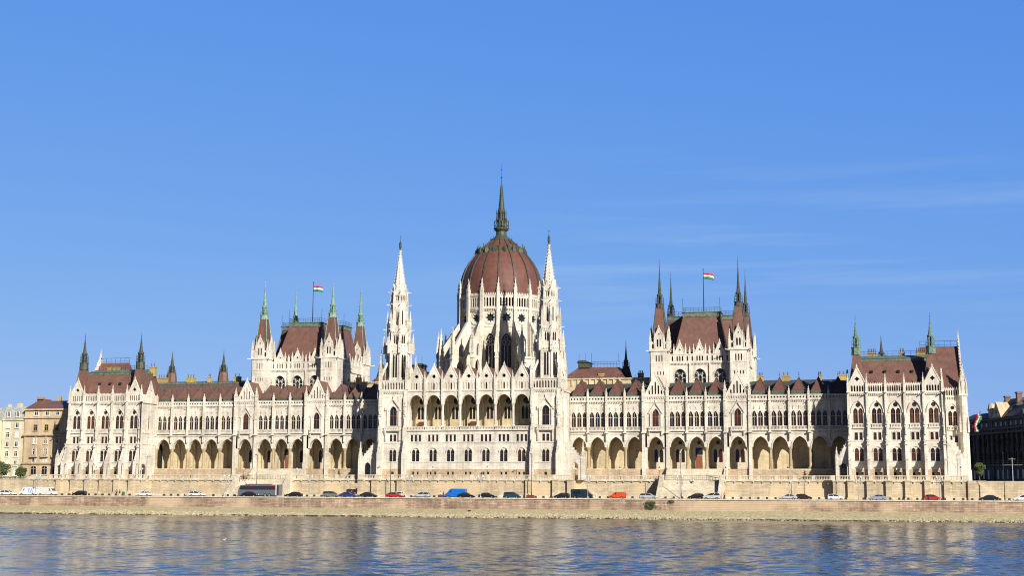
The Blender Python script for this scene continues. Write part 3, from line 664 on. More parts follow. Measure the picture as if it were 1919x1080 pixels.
    for cx in xs:
        r=MB(); y0=YC+.36
        r.face([(cx-2.3,y0,26.8),(cx,y0,31.1),(cx,3.5,31.1),(cx-2.3,3.5,26.8)]); r.face([(cx+2.3,y0,26.8),(cx,y0,31.1),(cx,3.5,31.1),(cx+2.3,3.5,26.8)]); r.face([(cx-2.3,3.5,26.8),(cx+2.3,3.5,26.8),(cx,3.5,31.1)])
        r.box(cx-2.3,cx+2.3,y0+.2,3.4,24.8,26.82)
        r.build('gable_roof','tile',wall)
central()

# ------------------------------------------------------------------ the two slender river towers
def tower(s):
    X=21.68; T=Matrix.Translation((s*X,0,0))@Matrix.Scale(s,4,(1,0,0)); b=MB(T); y=YC; HW=3.75; y1=9.5
    hs=[door(0,14.9,2.0,18.9,20.2),rect(-.95,-.2,10.6,12.5),rect(.2,.95,10.6,12.5),door(-.52,5.1,.92,7.6,8.35),door(.52,5.1,.92,7.6,8.35),rect(-.4,.4,1.45,2.3)]
    b.slab(rect(-HW,HW,.2,24.8),hs,y,y+.4,back=False,sides=False)
    b.ring(0,18.9,2.1,1.4,.22,y-.2,y+.02)
    for q in (-1,1):
        b.bar((q*2.1,y-.35,19.6),(0,y-.35,22.3),.25,.25); b.frus(q*1.7,y-.25,14.7,19.6,.17,.17,6); b.cbox(q*2.0,y-.3,10.8,14.2,.3,.6); b.cbox(q*2.2,y-.25,19.2,20.1,.35,.5)
    b.cbox(0,y-.3,22.2,23.2,.2); b.ring(0,7.6,2.1,1.15,.14,y-.12,y+.02); b.box(-.2,.2,y-.05,y+.35,10.6,12.5)
    b.box(-2.4,2.4,y-.95,y+.02,13.5,13.85); balus(b,-2.3,2.3,y-.85,13.85,14.8,10)
    for q in (-1,1): b.slab([(y+.01,11),(y-.8,13.5),(y+.01,13.5)],[],q*2.1-.2,q*2.1+.2,'x')
    string(b,-HW,HW,y,24.3,24.8,.35); corbels(b,-HW,HW,y,23.9,24.3,14,.25); string(b,-HW,HW,y,10.1,10.3,.14); string(b,-HW,HW,y,4.72,4.9,.16); string(b,-HW,HW,y,22.9,23.0,.08)
    for sx in (-1,1):
        x=sx*HW
        b.slab(rect(y,y1,.2,24.8),[door(1.8,14.9,1.6,18.9,20),door(.8,.3,1.9,3.6,4.8)] if sx>0 else [],x,x-sx*.4,'x',back=False,sides=False)
        b.box(min(x,x+sx*.3),max(x,x+sx*.3),y,y1,24.3,24.8)
        for z in (10.1,4.72,13.5): b.box(min(x,x+sx*.14),max(x,x+sx*.14),y,y1,z,z+.2)
        b.ring(1.8,18.9,1.7,1.2,.2,x,x+sx*.2,'x')
    b.face([(-HW,y,24.8),(HW,y,24.8),(HW,y1,24.8),(-HW,y1,24.8)])
    # open arcaded parapet
    for a in range(4):
        Tr=T@Matrix.Translation((0,-.35,0))@Matrix.Rotation(a*PI/2,4,'Z'); q=MB(Tr)
        q.slab(rect(-HW,HW,24.8,27.4),[door(-HW+.55+k*.8,25.0,.5,26.5,27.0,2) for k in range(9)],-HW-.12,-HW+.15); q.box(-HW-.1,HW+.1,-HW-.25,-HW+.2,27.3,27.6)
        o=len(b.v); b.v+=q.v; b.f+=[[i+o for i in f] for f in q.f]; b.mi+=[0]*len(q.f)
    wall=b.build('river_tower','stone',palace)
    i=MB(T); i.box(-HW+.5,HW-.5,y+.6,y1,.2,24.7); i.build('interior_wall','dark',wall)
    q=MB(T); q.slab(rect(-HW+.7,HW-.7,.2,3.05),[rect(-.41,.41,1.44,2.31)],y-.06,y-.003); q.build('plinth','plinthb',wall)
    W_gb.put(wall,(s*X,y+.2,.2)); W_sm.put(wall,(s*X,y+.2,0)); W_lw.put(wall,(s*X,y+.2,0)); W_sq.put(wall,(s*X,y+.2,0))
    if True:
        g=MB(T); x=HW-.37; g.face([(x,.8,14.8),(x,2.8,14.8),(x,2.8,20.2),(x,.8,20.2)]); g.build('side_window','win',wall)
    # corner buttresses
    for sx in (-1,1):
        for yy in (y,):
            q=MB(T); cx=sx*(HW-.15)
            out=[(y+.02,.2),(y-1.7,.2),(y-1.7,7.0),(y-1.0,9.6),(y-1.0,13.6),(y-.75,14.4),(y-.75,22.5),(y-.4,23.2),(y-.4,25),(y+.02,25)]
            q.slab(out,[],cx-.5,cx+.5,'x'); q.box(cx-.6,cx+.6,y-1.85,y+.01,.2,.9)
            for z,p in ((6.8,1.3),(9.3,1.05),(14.0,.95)): q.slab([(cx-.5,z),(cx+.5,z),(cx,z+1.5)],[],y-p-.2,y-p+.1)
            q.pinn(cx,y-1.35,7.0,11.2,.62,True,.35); q.frus(cx,y-.95,15.2,17,.26,.2,6); q.pinn(cx,y-.8,18,21.6,.5,True,.2)
            for z in (20.2,17.5): q.cbox(cx,y-.8,z,z+.25,.9,.4)
            if sx>0:
                out=[(HW-.02,.2),(HW+1.9,.2),(HW+1.9,6.5),(HW+1.1,9.6),(HW+1.1,13.6),(HW+.8,14.4),(HW+.8,22.5),(HW+.3,23.4),(HW-.02,23.4)]
                q.slab(out,[],y+.1,y+1.1); q.slab(out,[],y+5.6,y+6.6); q.pinn(HW+1.4,y+.6,6.5,11,.6); q.pinn(HW+1.4,y+6.1,6.5,11,.6)
                q.pinn(HW+.9,y+.6,14.4,18.6,.5); q.pinn(HW+.9,y+.6,22.4,27,.5)
            q.build('buttress','stone',wall)
    q=MB(T); q.slab([(HW,.2),(HW+6.0,.2),(HW+6.0,5.6),(HW+2.2,10.2),(HW,10.2)],[door(HW+4,.25,1.8,3.8,4.9)],y+1.2,y+1.8)
    q.cbox(HW+6.2,y+1.5,.2,6,1.0); q.pinn(HW+6.2,y+1.5,6,10.8,.8,True,.15)
    for k in range(6): q.cbox(HW+2.4+k*.6,y+1.5,9.8-k*.72,10.3-k*.72,.4)
    q.build('flying_buttress','stone',wall)
    # octagonal stages. each: z0,z1,apothem, windows
    ax,ay=0,-.35; k8=1/math.cos(PI/8)
    def stage(name,z0,z1,r,ww,zs0,zs1,dbl=True,rail=True):
        b=MB(T); w=2*r*math.tan(PI/8)
        for a in range(8):
            Tr=T@Matrix.Translation((ax,ay,0))@Matrix.Rotation(a*PI/4,4,'Z'); q=MB(Tr)
            d=ww/2+.06
            hs=[door(-d,zs0,ww,zs1-.7,zs1,3),door(d,zs0,ww,zs1-.7,zs1,3)] if dbl else [door(0,zs0,ww,zs1-.7,zs1,3)]
            q.slab(rect(-w/2,w/2,z0,z1),hs,-r,-r+.35,back=False,sides=False)
            q.slab([(-w/2-.1,z1-1.0),(w/2+.1,z1-1.0),(w/2+.1,z1),(-w/2-.1,z1)],[],-r-.22,-r+.02)
            for kk in range(4): q.box(-w/2+w*(kk+.2)/4,-w/2+w*(kk+.8)/4,-r-.24,-r,z1-1.35,z1-1.0)
            q.bar((-w/2-.02,-r-.05,z0),(-w/2-.02,-r-.05,z1),.3)
            q.slab([(-ww-.25,zs1+.1),(ww+.25,zs1+.1),(0,zs1+1.5)],[],-r-.14,-r-.02)
            if rail:
                q.slab(rect(-w/2-.1,w/2+.1,z1,z1+.75),[foil(-w/2+w*(kk+.5)/3,z1+.38,.2,4) for kk in range(3)],-r-.26,-r-.16)
            o=len(b.v); b.v+=q.v; b.f+=[[i+o for i in f] for f in q.f]; b.mi+=[0]*len(q.f)
        b.frus(ax,ay,z1-.1,z1-.05,r*k8,r*k8,8)
        # water spouts
        for a in range(8):
            t=PI/8+a*PI/4; b.bar((ax+r*k8*math.sin(t),ay-r*k8*math.cos(t),z1-.35),(ax+(r*k8+1.3)*math.sin(t),ay-(r*k8+1.3)*math.cos(t),z1-.2),.17)
        b.build(name,'stone',wall)
        g=MB(T); g.frus(ax,ay,z0,z1-.5,(r-.34)*k8,(r-.34)*k8,8); g.build('tower_glazing','win',wall)
    stage('octagon_stage',24.8,36.9,3.25,.62,28.4,34.9)
    stage('octagon_stage',36.9,42.3,2.85,.5,38.0,40.4)
    stage('octagon_stage',42.3,49.4,2.15,.42,43.4,47.6,False)
    stage('octagon_stage',49.4,53.0,1.85,.30,50.2,51.9,True,False)
    # pinnacles round the stages
    pp=MB(); pp.pinn(0,0,0,1,1); 
    for (n,rr,z0,z1,w,off) in ((4,5.45,24.9,35.2,.85,PI/4),(8,4.1,35.2,41.2,.62,PI/8),(8,3.2,41.3,47.6,.52,PI/8),(8,2.3,47.6,54.0,.42,PI/8)):
        for a in range(n):
            t=off+a*2*PI/n; q=MB(T); px=ax+rr*math.sin(t); py=ay-rr*math.cos(t); q.pinn(px,py,z0,z1,w,True,.5)
            qx=ax+(rr-1.6)*math.sin(t); qy=ay-(rr-1.6)*math.cos(t); zz=z0+(z1-z0)*.5
            q.bar((px,py,zz-.6),(qx,qy,zz+(1.4 if n==4 else .5)),.22,.5)
            if n==8 and rr>3: q.bar((px,py,z0+.1),(qx,qy,z0+.1),.3,.3)
            if n==4:
                pass
                ex=ax+3.4*math.sin(t); ey=ay-3.4*math.cos(t)
                for f0,f1,za,zb2 in ((0,.3,28,29.6),(.3,.65,29.6,31.2),(.65,1,31.2,32.6)):
                    q.bar((px+(ex-px)*f0,py+(ey-py)*f0,za),(px+(ex-px)*f1,py+(ey-py)*f1,zb2),.4,.6)
            q.build('pinnacle','stone',wall)
    # crocketed stone spire
    q=MB(T); q.frus(ax,ay,53.0,64.6,1.85,.22,8)
    for a in range(8):
        t=PI/8+a*PI/4
        for k in range(13):
            f=(k+.4)/13; r=1.85*(1-f)+.22*f+.1; z=53+11.6*f; q.cbox(ax+r*math.sin(t),ay-r*math.cos(t),z-.1,z+.12,.2)
    for a in range(8):
        t=a*PI/4
        Tr=T@Matrix.Translation((ax,ay,0))@Matrix.Rotation(t,4,'Z'); g=MB(Tr); g.slab([(-.62,53),(.62,53),(0,55.0)],[],-2.0,-1.6)
        o=len(q.v); q.v+=g.v; q.f+=[[i+o for i in f] for f in g.f]; q.mi+=[0]*len(g.f)
    q.lathe(ax,ay,[(.2,64.3),(.45,64.7),(.45,64.95),(.15,65.0)],8); q.build('stone_spire','stone',wall)
    q=MB(T); q.lathe(ax,ay,[(.2,64.95),(.32,65.3),(.2,65.5),(.38,65.9),(.33,66.5),(.4,67.0),(.15,67.25),(.2,67.5),(.05,67.75),(.05,69.3)],8); q.bar((ax-.35,ay,68.7),(ax+.35,ay,68.7),.09)
    q.build('statue_finial','copper',wall)
for s in (-1,1): tower(s)

# ------------------------------------------------------------------ dome
def dome():
    DX,DY=0,30.35; N=16; r=12.15; kk=1/math.cos(PI/N); w=2*r*math.tan(PI/N)
    b=MB()
    def add(q):
        o=len(b.v); b.v+=q.v; b.f+=[[i+o for i in f] for f in q.f]; b.mi+=q.mi
    for a in range(N):
        T=Matrix.Translation((DX,DY,0))@Matrix.Rotation(a*2*PI/N,4,'Z'); q=MB(T)
        ww=3.0
        q.slab(rect(-w/2,w/2,24,44.8),[door(0,31.5,ww,40.2,42.8,5)],-r,-r+.7,back=False,sides=False)
        q.ring(0,40.2,ww,2.6,.3,-r-.18,-r+.02)
        for x in (-.5,.5): q.box(x-.09,x+.09,-r+.3,-r+.5,31.5,39.3)
        q.ring(-1.0,38.9,.8,.5,.1,-r+.3,-r+.5,n=3); q.ring(0,38.9,.8,.5,.1,-r+.3,-r+.5,n=3); q.ring(1.0,38.9,.8,.5,.1,-r+.3,-r+.5,n=3)
        q.slab(circ(-.68,40.2,.62,10),[circ(-.68,40.2,.46,10)],-r+.3,-r+.5); q.slab(circ(.68,40.2,.62,10),[circ(.68,40.2,.46,10)],-r+.3,-r+.5); q.slab(circ(0,41.5,.6,10),[circ(0,41.5,.46,10)],-r+.3,-r+.5)
        q.slab(rect(-w/2,w/2,44.8,50.2),[foil(0,47.4,1.55,8)],-r,-r+.6,back=False,sides=False)
        q.slab(circ(0,47.4,1.95,16),[circ(0,47.4,1.7,16)],-r-.16,-r+.02)
        q.slab(rect(-w/2,w/2,50.2,54.0),[door(-1.76+k*.88,50.7,.58,52.9,53.4,3) for k in range(5)],-r-.25,-r+.1)
        q.box(-w/2-.05,w/2+.05,-r-.5,-r+.1,49.9,50.3); q.box(-w/2-.1,w/2+.1,-r-.45,-r+.2,53.9,54.2); q.box(-w/2,w/2,-r-.14,-r+.02,44.7,44.95)
        for k in range(9): q.cbox(-w/2+w*(k+.5)/9,-r-.3,54.2,54.75,.24); q.cbox(-w/2+w*(k+.5)/9,-r-.3,49.5,49.9,.24)
        add(q)
    wall=b.build('dome_drum','drum',palace)
    g=MB(); g.frus(DX,DY,24,54,(r-.66)*kk,(r-.66)*kk,N); g.build('drum_glazing','winb',wall)
    for a in range(N):
        T=Matrix.Translation((DX,DY,0))@Matrix.Rotation((a+.5)*2*PI/N,4,'Z'); q=MB(T); R0=r*kk
        q.slab([(-R0+.3,24),(-R0-1.25,24),(-R0-1.25,44.9),(-R0-.75,46),(-R0-.75,53.6),(-R0+.3,53.6)],[],-.48,.48,'x')
        q.pinn(0,-R0-.35,53.6,59.3,.9,True,.3)
        q.build('drum_pinnacle','drum',wall)
        q=MB(T); Ro=18.3
        q.slab([(-R0-.9,46.0),(-R0-.9,24.2),(-Ro,24.2),(-Ro,38.2)],[door(-(R0+Ro)/2-.5,24.6,2.9,32.6,34.9,5),door(-(R0+Ro)/2-.2,36.0,2.0,38.1,39.6,4)],-.32,.32,'x')
        q.bar((0,-R0-.8,46.2),(0,-Ro,38.4),.9,.35)
        q.cbox(0,-Ro-.35,24.2,39.2,1.0); q.cbox(0,-Ro-.35,35.0,35.3,1.3); q.pinn(0,-Ro-.35,39.2,44.6,.85,True,.3)
        for sx in (-1,1): q.pinn(sx*.5,-Ro-.8,36.5,40.6,.42)
        q.build('flying_buttress','drum',wall)
    # lower ambulatory ring
    q=MB()
    def add2(p):
        o=len(q.v); q.v+=p.v; q.f+=[[i+o for i in f] for f in p.f]; q.mi+=p.mi
    rr=17.6; w2=2*rr*math.tan(PI/N)
    for a in range(N):
        T=Matrix.Translation((DX,DY,0))@Matrix.Rotation(a*2*PI/N,4,'Z'); p=MB(T)
        if a in (0,1,15): continue
        p.slab(rect(-w2/2,w2/2,24,35.2),[door(0,27.5,1.6,32.2,33.8,4)],-rr,-rr+.5,back=False,sides=False); p.box(-w2/2,w2/2,-rr-.3,-rr+.3,35.0,35.5)
        add2(p)
    q.frus(DX,DY,24,31,(12.6)*kk,12.4*kk,N); q.build('ambulatory_wall','drum',wall)
    # shell
    prof=[(12.35,53.9),(12.4,55.5),(12.3,57.4),(12.0,59.6),(11.45,61.6),(10.65,63.6),(9.6,65.4),(8.3,67.1),(6.9,68.7),(5.3,70.3),(3.9,71.5),(3.0,72.3)]
    sh=MB(); sh.lathe(DX,DY,[(a,z) for a,z in prof],48,0)
    shell=sh.build('dome_shell','domet',wall,smooth=True)
    for a in range(N):
        t=(a+.5)*2*PI/N; q=MB()
        for (r0,z0),(r1,z1) in zip(prof,prof[1:]):
            q.bar((DX+(r0+.08)*math.sin(t),DY-(r0+.08)*math.cos(t),z0-.05),(DX+(r1+.08)*math.sin(t),DY-(r1+.08)*math.cos(t),z1+.05),.42,.42)
        q.build('dome_rib','rib',wall)
    # finials and band high on the shell
    q=MB(); q.lathe(DX,DY,[(7.15,68.3),(7.3,68.6),(7.05,68.9)],48,0)
    for a in range(N):
        for o,rr2,h in ((.5,7.1,2.5),):
            t=(a+o)*2*PI/N; x=DX+rr2*math.sin(t); y=DY-rr2*math.cos(t)
            q.frus(x,y,68.3,69.4,.38,.3,6); q.frus(x,y,69.4,70.9,.12,.03,6); q.lathe(x,y,[(.02,70.2),(.2,70.4),(.02,70.6)],6)
        t=a*2*PI/N; x=DX+7.2*math.sin(t); y=DY-7.2*math.cos(t)
        q.frus(x,y,67.7,68.9,.95,.75,4,PI/4-t); q.frus(x,y,68.9,70.0,.75,.02,4,PI/4-t)
    q.build('shell_crest','copper',wall)
    # lantern and spire
    q=MB(); q.lathe(DX,DY,[(3.3,71.7),(3.5,72.2),(3.3,72.6),(2.3,73.0),(1.65,73.9),(1.55,75.0),(2.2,75.6),(2.35,76.1)],12)
    q.lathe(DX,DY,[(1.25,76),(1.2,80.5),(1.35,80.7),(1.05,81.2),(.85,82.5),(.5,86.2),(.26,89.6),(.12,90.3),(.07,91.6),(.32,91.9),(.07,92.2),(.05,94.0),(.22,94.3),(.05,94.6),(.03,96.0)],12)
    for a in range(12):
        t=a*PI/6; x=DX+2.25*math.sin(t); y=DY-2.25*math.cos(t)
        q.bar((x,y,76),(x,y,78.0),.16); q.frus(x,y,78,79.0,.12,.001,4)
        u=t+PI/6; 
        for z in (76.1,77.0): q.bar((x,y,z),(DX+2.25*math.sin(u),DY-2.25*math.cos(u),z),.16)
        q.bar((x,y,77.7),(DX+1.3*math.sin(t),DY-1.3*math.cos(t),79.3),.14)
        x=DX+1.5*math.sin(t); y=DY-1.5*math.cos(t); q.bar((x,y,78.5),(x,y,81),.14); q.frus(x,y,81,82.2,.12,.001,4)
        if a%2==0:
            for k in range(12):
                f=k/12; r3=.9*(1-f)+.3*f; z=82.2+7*f; q.cbox(DX+r3*math.sin(t),DY-r3*math.cos(t),z,z+.2,.17)
        x=DX+3.3*math.sin(t); y=DY-3.3*math.cos(t); q.frus(x,y,72.2,73.3,.14,.05,5)
    q.build('dome_lantern','copper',wall)
dome()

# ------------------------------------------------------------------ the two chamber blocks
def chamber(s):
    X=60.66; T=Matrix.Translation((s*X,0,0))@Matrix.Scale(s,4,(1,0,0)); b=MB(T); y=19.8; YB=46
    for cx in (-5.6,0,5.6):
        b.slab(rect(cx-2.8,cx+2.8,22,33.3),[door(cx,24,3.3,29.6,31.5,6)],y,y+.7,back=False,sides=False)
        b.ring(cx,29.6,3.3,1.9,.28,y-.15,y+.02)
        for x in (-.55,.55): b.box(cx+x-.1,cx+x+.1,y+.25,y+.45,24,30.3)
        b.slab(circ(cx-.95,30.35,.34,8),[circ(cx-.95,30.35,.24,8)],y+.25,y+.4); b.slab(circ(cx+.95,30.35,.34,8),[circ(cx+.95,30.35,.24,8)],y+.25,y+.4)
        b.ring(cx,28.9,.95,1.0,.13,y+.25,y+.45,n=3); b.ring(cx-1.1,28.3,.95,.7,.13,y+.25,y+.45,n=3); b.ring(cx+1.1,28.3,.95,.7,.13,y+.25,y+.45,n=3)
        b.box(cx-2.8,cx+2.8,y-.35,y+.1,33.05,33.4); corbels(b,cx-2.8,cx+2.8,y,32.7,33.05,14,.25)
        b.slab(rect(cx-2.8,cx+2.8,33.4,35.6),[door(cx+d,33.7,.42,34.8,35.2,2) for d in (-2.1,-.75,0,.75,2.1)],y-.3,y+.1)
        b.box(cx-2.8,cx+2.8,y-.4,y+.1,35.5,35.75)
        gable(b,cx,y-.3,2.9,35.75,39.0,[foil(cx,36.9,.42,3,PI/2)],.35,6)
        for d in (-1.65,1.65): b.pinn(cx+d,y-.15,35.7,38.7,.45)
        if cx<5: b.pinn(cx+2.8,y-.2,35.5,38.0,.5); b.box(cx+2.8-.22,cx+2.8+.22,y-.45,y+.02,23,33.1)
    for sx in (-1,1):
        x=sx*12.7
        for k in range(4):
            c=24.6+k*5.3
            b.slab(rect(c-2.65,c+2.65,22,33.3),[door(c,24,2.2,29.6,31.2,5)],x,x-sx*.6,'x',back=False,sides=False)
            b.slab(rect(c-2.65,c+2.65,33.4,35.6),[door(c+d,33.7,.42,34.8,35.2,2) for d in (-2.1,-1.4,-.7,0,.7,1.4,2.1)],x+sx*.3,x-sx*.1,'x')
            b.slab([(c-1.4,35.6),(c+1.4,35.6),(c,38.9)],[foil(c,36.8,.4,3,PI/2)],x+sx*.3,x,'x')
            b.pinn(x+sx*.1,c-2.6,35.5,38.2,.5)
        b.box(min(x,x+sx*.35),max(x,x+sx*.35),22,YB-1,33.05,33.4)
    wall=b.build('chamber_block','stone',palace)
    i=MB(T); i.box(-12.2,12.2,y+.75,YB-1,20,35.4); i.build('chamber_glazing','winb',wall)
    # corner towers
    for sx in (-1,1):
        for ty in (19.5,43.4):
            cx=sx*11.1; h=2.35; b=MB(T); 
            for a in range(4):
                Tr=T@Matrix.Translation((cx,ty,0))@Matrix.Rotation(a*PI/2,4,'Z'); q=MB(Tr)
                hh=h
                q.slab(rect(-hh,hh,20,36.4),[door(d,33.4,.36,34.9,35.3,2) for d in (-.8,0,.8)]+[door(d,29.6,.3,30.4,30.7,2) for d in (-1.2,-.4,.4,1.2)],-hh-.35,-hh,back=True)
                q.slab(rect(-1.25,1.25,36.6,40.4),[door(-.4,37.6,.5,39.3,39.8,3),door(.4,37.6,.5,39.3,39.8,3)],-hh-.3,-hh,back=True)
                gable(q,0,-hh-.3,2.5,40.4,43.0,[foil(0,41.2,.33,3,PI/2)],.3,5)
                for d in (-1.75,1.75): q.slab(rect(d-.5,d+.5,36.6,39.0),[door(d,37.1,.6,38.0,38.5,3)],-hh-.2,-hh+.1)
                q.box(-hh-.45,hh+.45,-hh-.6,-hh,36.3,36.7); q.box(-hh-.05,hh+.05,-hh-.42,-hh,32.9,33.1)
                for d in (-1.2,1.2): q.pinn(d*1.02,-hh-.2,38.6,42.0,.38)
                q.pinn(hh+.1,-hh-.1,36.7,42.4,.62,True,.45); q.pinn(hh-.75,-hh-.2,37,40.8,.36)
                q.bar((hh,-hh-.2,36.4),(hh+1.4,-hh-1.3,36.5),.18)
                o=len(b.v); b.v+=q.v; b.f+=[[k+o for k in f] for f in q.f]; b.mi+=q.mi
            b.build('corner_tower','stone',wall)
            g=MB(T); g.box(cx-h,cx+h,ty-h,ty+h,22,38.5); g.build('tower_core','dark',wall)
            q=MB(T); q.frus(cx,ty,38.3,48.9,3.0,1.45,4,PI/4)
            for a in range(4):
                t=PI/4+a*PI/2; q.m=1; q.bar((cx+3.0*math.sin(t),ty-3.0*math.cos(t),38.3),(cx+1.47*math.sin(t),ty-1.47*math.cos(t),48.9),.16)
            q.build('spire_base',['tile','patina' if s<0 else 'copper'],wall)
            lantern_spire(wall,s*(X+cx),ty,48.7,50.0,52.7,63.0,1.3,1.1,'patina' if s<0 else 'copper')
    # roof: wide mansard with a narrower projecting front
    r=MB(T)
    def mans(A,B,zb,zt):
        a=[(A[0],A[2],zb),(A[1],A[2],zb),(A[1],A[3],zb),(A[0],A[3],zb)]; c=[(B[0],B[2],zt),(B[1],B[2],zt),(B[1],B[3],zt),(B[0],B[3],zt)]
        for k in range(4): r.face([a[k],a[(k+1)%4],c[(k+1)%4],c[k]])
        r.face(c)
    mans((-7.6,7.6,20.6,44.5),(-5.2,5.2,25.2,40),35.4,47.0); mans((-11.8,11.8,28.0,41.0),(-10.2,10.2,31.0,37.6),35.4,46.6)
    r.build('roof','tile',wall)
    r=MB(T); r.box(-5.35,5.35,25.0,40.2,46.9,48.1); r.box(-10.35,10.35,30.8,37.8,46.5,47.7)
    r.box(-5.6,5.6,24.8,40.4,48.1,48.3); r.box(-10.6,10.6,30.6,38,47.7,47.9); r.build('roof_capping','verd',wall)
    r=MB(T)
    for z in (48.9,49.5):
        r.bar((-5.3,25.2,z),(5.3,25.2,z),.07); r.bar((-10.3,31,z-.4),(-5.3,31,z-.4),.07); r.bar((10.3,31,z-.4),(5.3,31,z-.4),.07)
        for sx in (-1,1): r.bar((sx*5.3,25.2,z),(sx*5.3,31,z),.07); r.bar((sx*10.3,31,z-.4),(sx*10.3,37.6,z-.4),.07)
    for k in range(15): x=-5.3+k*10.6/14; r.bar((x,25.2,48.2),(x,25.2,49.6),.06)
    for k in range(6):
        for sx in (-1,1): x=sx*(5.3+k*5/5); r.bar((x,31,47.8),(x,31,49.1),.06); r.bar((sx*10.3,31+k*1.3,47.8),(sx*10.3,31+k*1.3,49.1),.06)
    for x in (-5.3,5.3): r.bar((x,25.2,48.2),(x,25.2,52.3),.08)
    for x in (-10.3,10.3): r.bar((x,31,47.8),(x,31,51.5),.08)
    r.build('roof_railing','iron',wall)
for s in (-1,1): chamber(s)

# low ranges flanking the dome with their own roofs
def flank(s):
    T=Matrix.Scale(s,4,(1,0,0)); b=MB(T); b.box(19.5,46,24,44,.2,29.2)
    for k in range(10): b.box(21.2+k*1.75,21.7+k*1.75,23.7,24.05,27.4,29.3)
    b.box(19.5,46,23.6,24,29.2,29.6)
    wall=b.build('flanking_range','loggia' ,palace)
    r=MB(T); A=[(20.2,24,29.6),(38.5,24,29.6),(38.5,42,29.6),(20.2,42,29.6)]; B=[(24,29.5,33.2),(36,29.5,33.2),(36,36,33.2),(24,36,33.2)]
    for k in range(4): r.face([A[k],A[(k+1)%4],B[(k+1)%4],B[k]])
    r.face(B); r.build('roof','tile',wall)
    r=MB(T); r.box(24,27.4,28.5,33,33.1,34.6); r.slab([(23.6,34.6),(27.8,34.6),(26,35.3),(24.2,35.3)],[],28.2,33.3); r.build('rooflight','copper',wall)
    r=MB(T)
    for z in (34.2,34.9): r.bar((27.8,29.6,z),(36.2,29.6,z),.08)
    for k in range(10): x=27.8+k*8.4/9; r.bar((x,29.6,33.2),(x,29.6,34.9),.06)
    for x in (24.2,26.2,27.9,36.0): r.bar((x,29,34.5),(x,29,37.4),.07)
    r.build('roof_railing','iron',wall)
    q=MB(T); q.frus(37.8,31,28.5,33.0,2.3,1.1,8); q.build('spire_base','lead',wall)
    lantern_spire(wall,s*37.8,31,31.4,33.4,35.2,41.2,1.15,.95,'copper')
    for x in (31.5,43.0):
        q=MB(T); q.box(x-.8,x+.8,25,26,29,30.9 if x>40 else 30.6); q.box(x-.9,x+.9,24.9,26.1,30.7,31.0); q.m=1
        for k in range(3): q.frus(x-.5+k*.5,25.5,30.9,31.8,.15,.12,6)
        q.build('chimney',['chim','pot'],wall)
for s in (-1,1): flank(s)
# ------------------------------------------------------------------ setting: terraces, quay, river
def sheet(name,pts,mat,kind='structure'):
    b=MB(); b.face(pts); o=b.build(name,mat,norm=False); o['kind']=kind; return o
ZR=-4.75; ZP=-4.6; ZW=-9.55
sheet('ground',[(-4000,9,.14),(4000,9,.14),(4000,6000,.14),(-4000,6000,.14)],'soil')
sheet('ground',[(-700,-3.9,.0),(-131,-3.9,.0),(-131,9,.0),(-700,9,.0)],'pave'); sheet('ground',[(131,-3.9,.0),(700,-3.9,.0),(700,9,.0),(131,9,.0)],'pave')
sheet('road',[(-700,-22.2,ZR),(700,-22.2,ZR),(700,-10.6,ZR),(-700,-10.6,ZR)],'asphalt')
b=MB(); b.box(-700,700,-10.75,-1.2,ZP-1,ZP); b.m=1; b.box(-700,700,-10.9,-10.752,ZP-1,ZP+.003); b.m=0; b.build('pavement',['pave','kerb'])['kind']='structure'
b=MB(); b.box(-700,700,-23.9,-22.2,ZR-.4,ZR+.1); b.build('pavement','kerb')['kind']='structure'
for x in range(-28,33):
    pass
b=MB()
for k in range(150): b.face([(-300+k*4.2,-16.35,ZR+.004),(-298+k*4.2,-16.35,ZR+.004),(-298+k*4.2,-16.2,ZR+.004),(-300+k*4.2,-16.2,ZR+.004)])
b.build('road_marking','white',norm=False)['kind']='structure'
q=MB(); q.slab([(-24.3,-7.6),(-24.0,ZR-.1),(-23.2,ZR-.1),(-23.2,-9)],[],-700,700,'x')
qw=q.build('quay_wall','quay'); tag(qw,'long pinkish stone embankment wall between the riverside road and the grassy bank','wall')
q=MB(); q.box(-700,700,-24.25,-23.0,ZR-.12,ZR+.13); q.build('coping','quaycap',qw)
q=MB()
for x,z in ((7,-8.1),): q.box(x-.35,x+.35,-27.4,-26.6,z-.3,z+.35)
tag(q.build('drain_outlet','dark'),'small dark square drain mouth in the pale bank','drain')
# bank
def bank():
    v=[];f=[]; prof=[(-24.2,-7.45),(-25.4,-7.62),(-27.2,-8.05),(-28.6,-8.4),(-30.2,-8.75),(-31.6,-9.25),(-32.6,-9.8),(-36,-10.6)]
    rd=random.Random(3); n=560; x0,x1=-340,340
    for i in range(n+1):
        x=x0+(x1-x0)*i/n
        for j,(y,z) in enumerate(prof):
            k=.0 if j in (0,) else .09
            v.append((x,y+rd.uniform(-k,k)*3*(j>4)+.5*math.sin(x*.05)*(j>4),z+rd.uniform(-k,k)))
    m=len(prof)
    for i in range(n):
        for j in range(m-1): a=i*m+j; f.append((a,a+1,a+m+1,a+m))
    me=bpy.data.meshes.new('riverbank'); me.from_pydata(v,[],f); me.materials.append(M['bank']); me.materials.append(M['wet'])
    for p in me.polygons:
        p.use_smooth=True
        if p.index%(m-1)>=5: p.material_index=1
    o=bpy.data.objects.new('riverbank',me); COL.objects.link(o); o['kind']='structure'
bank()
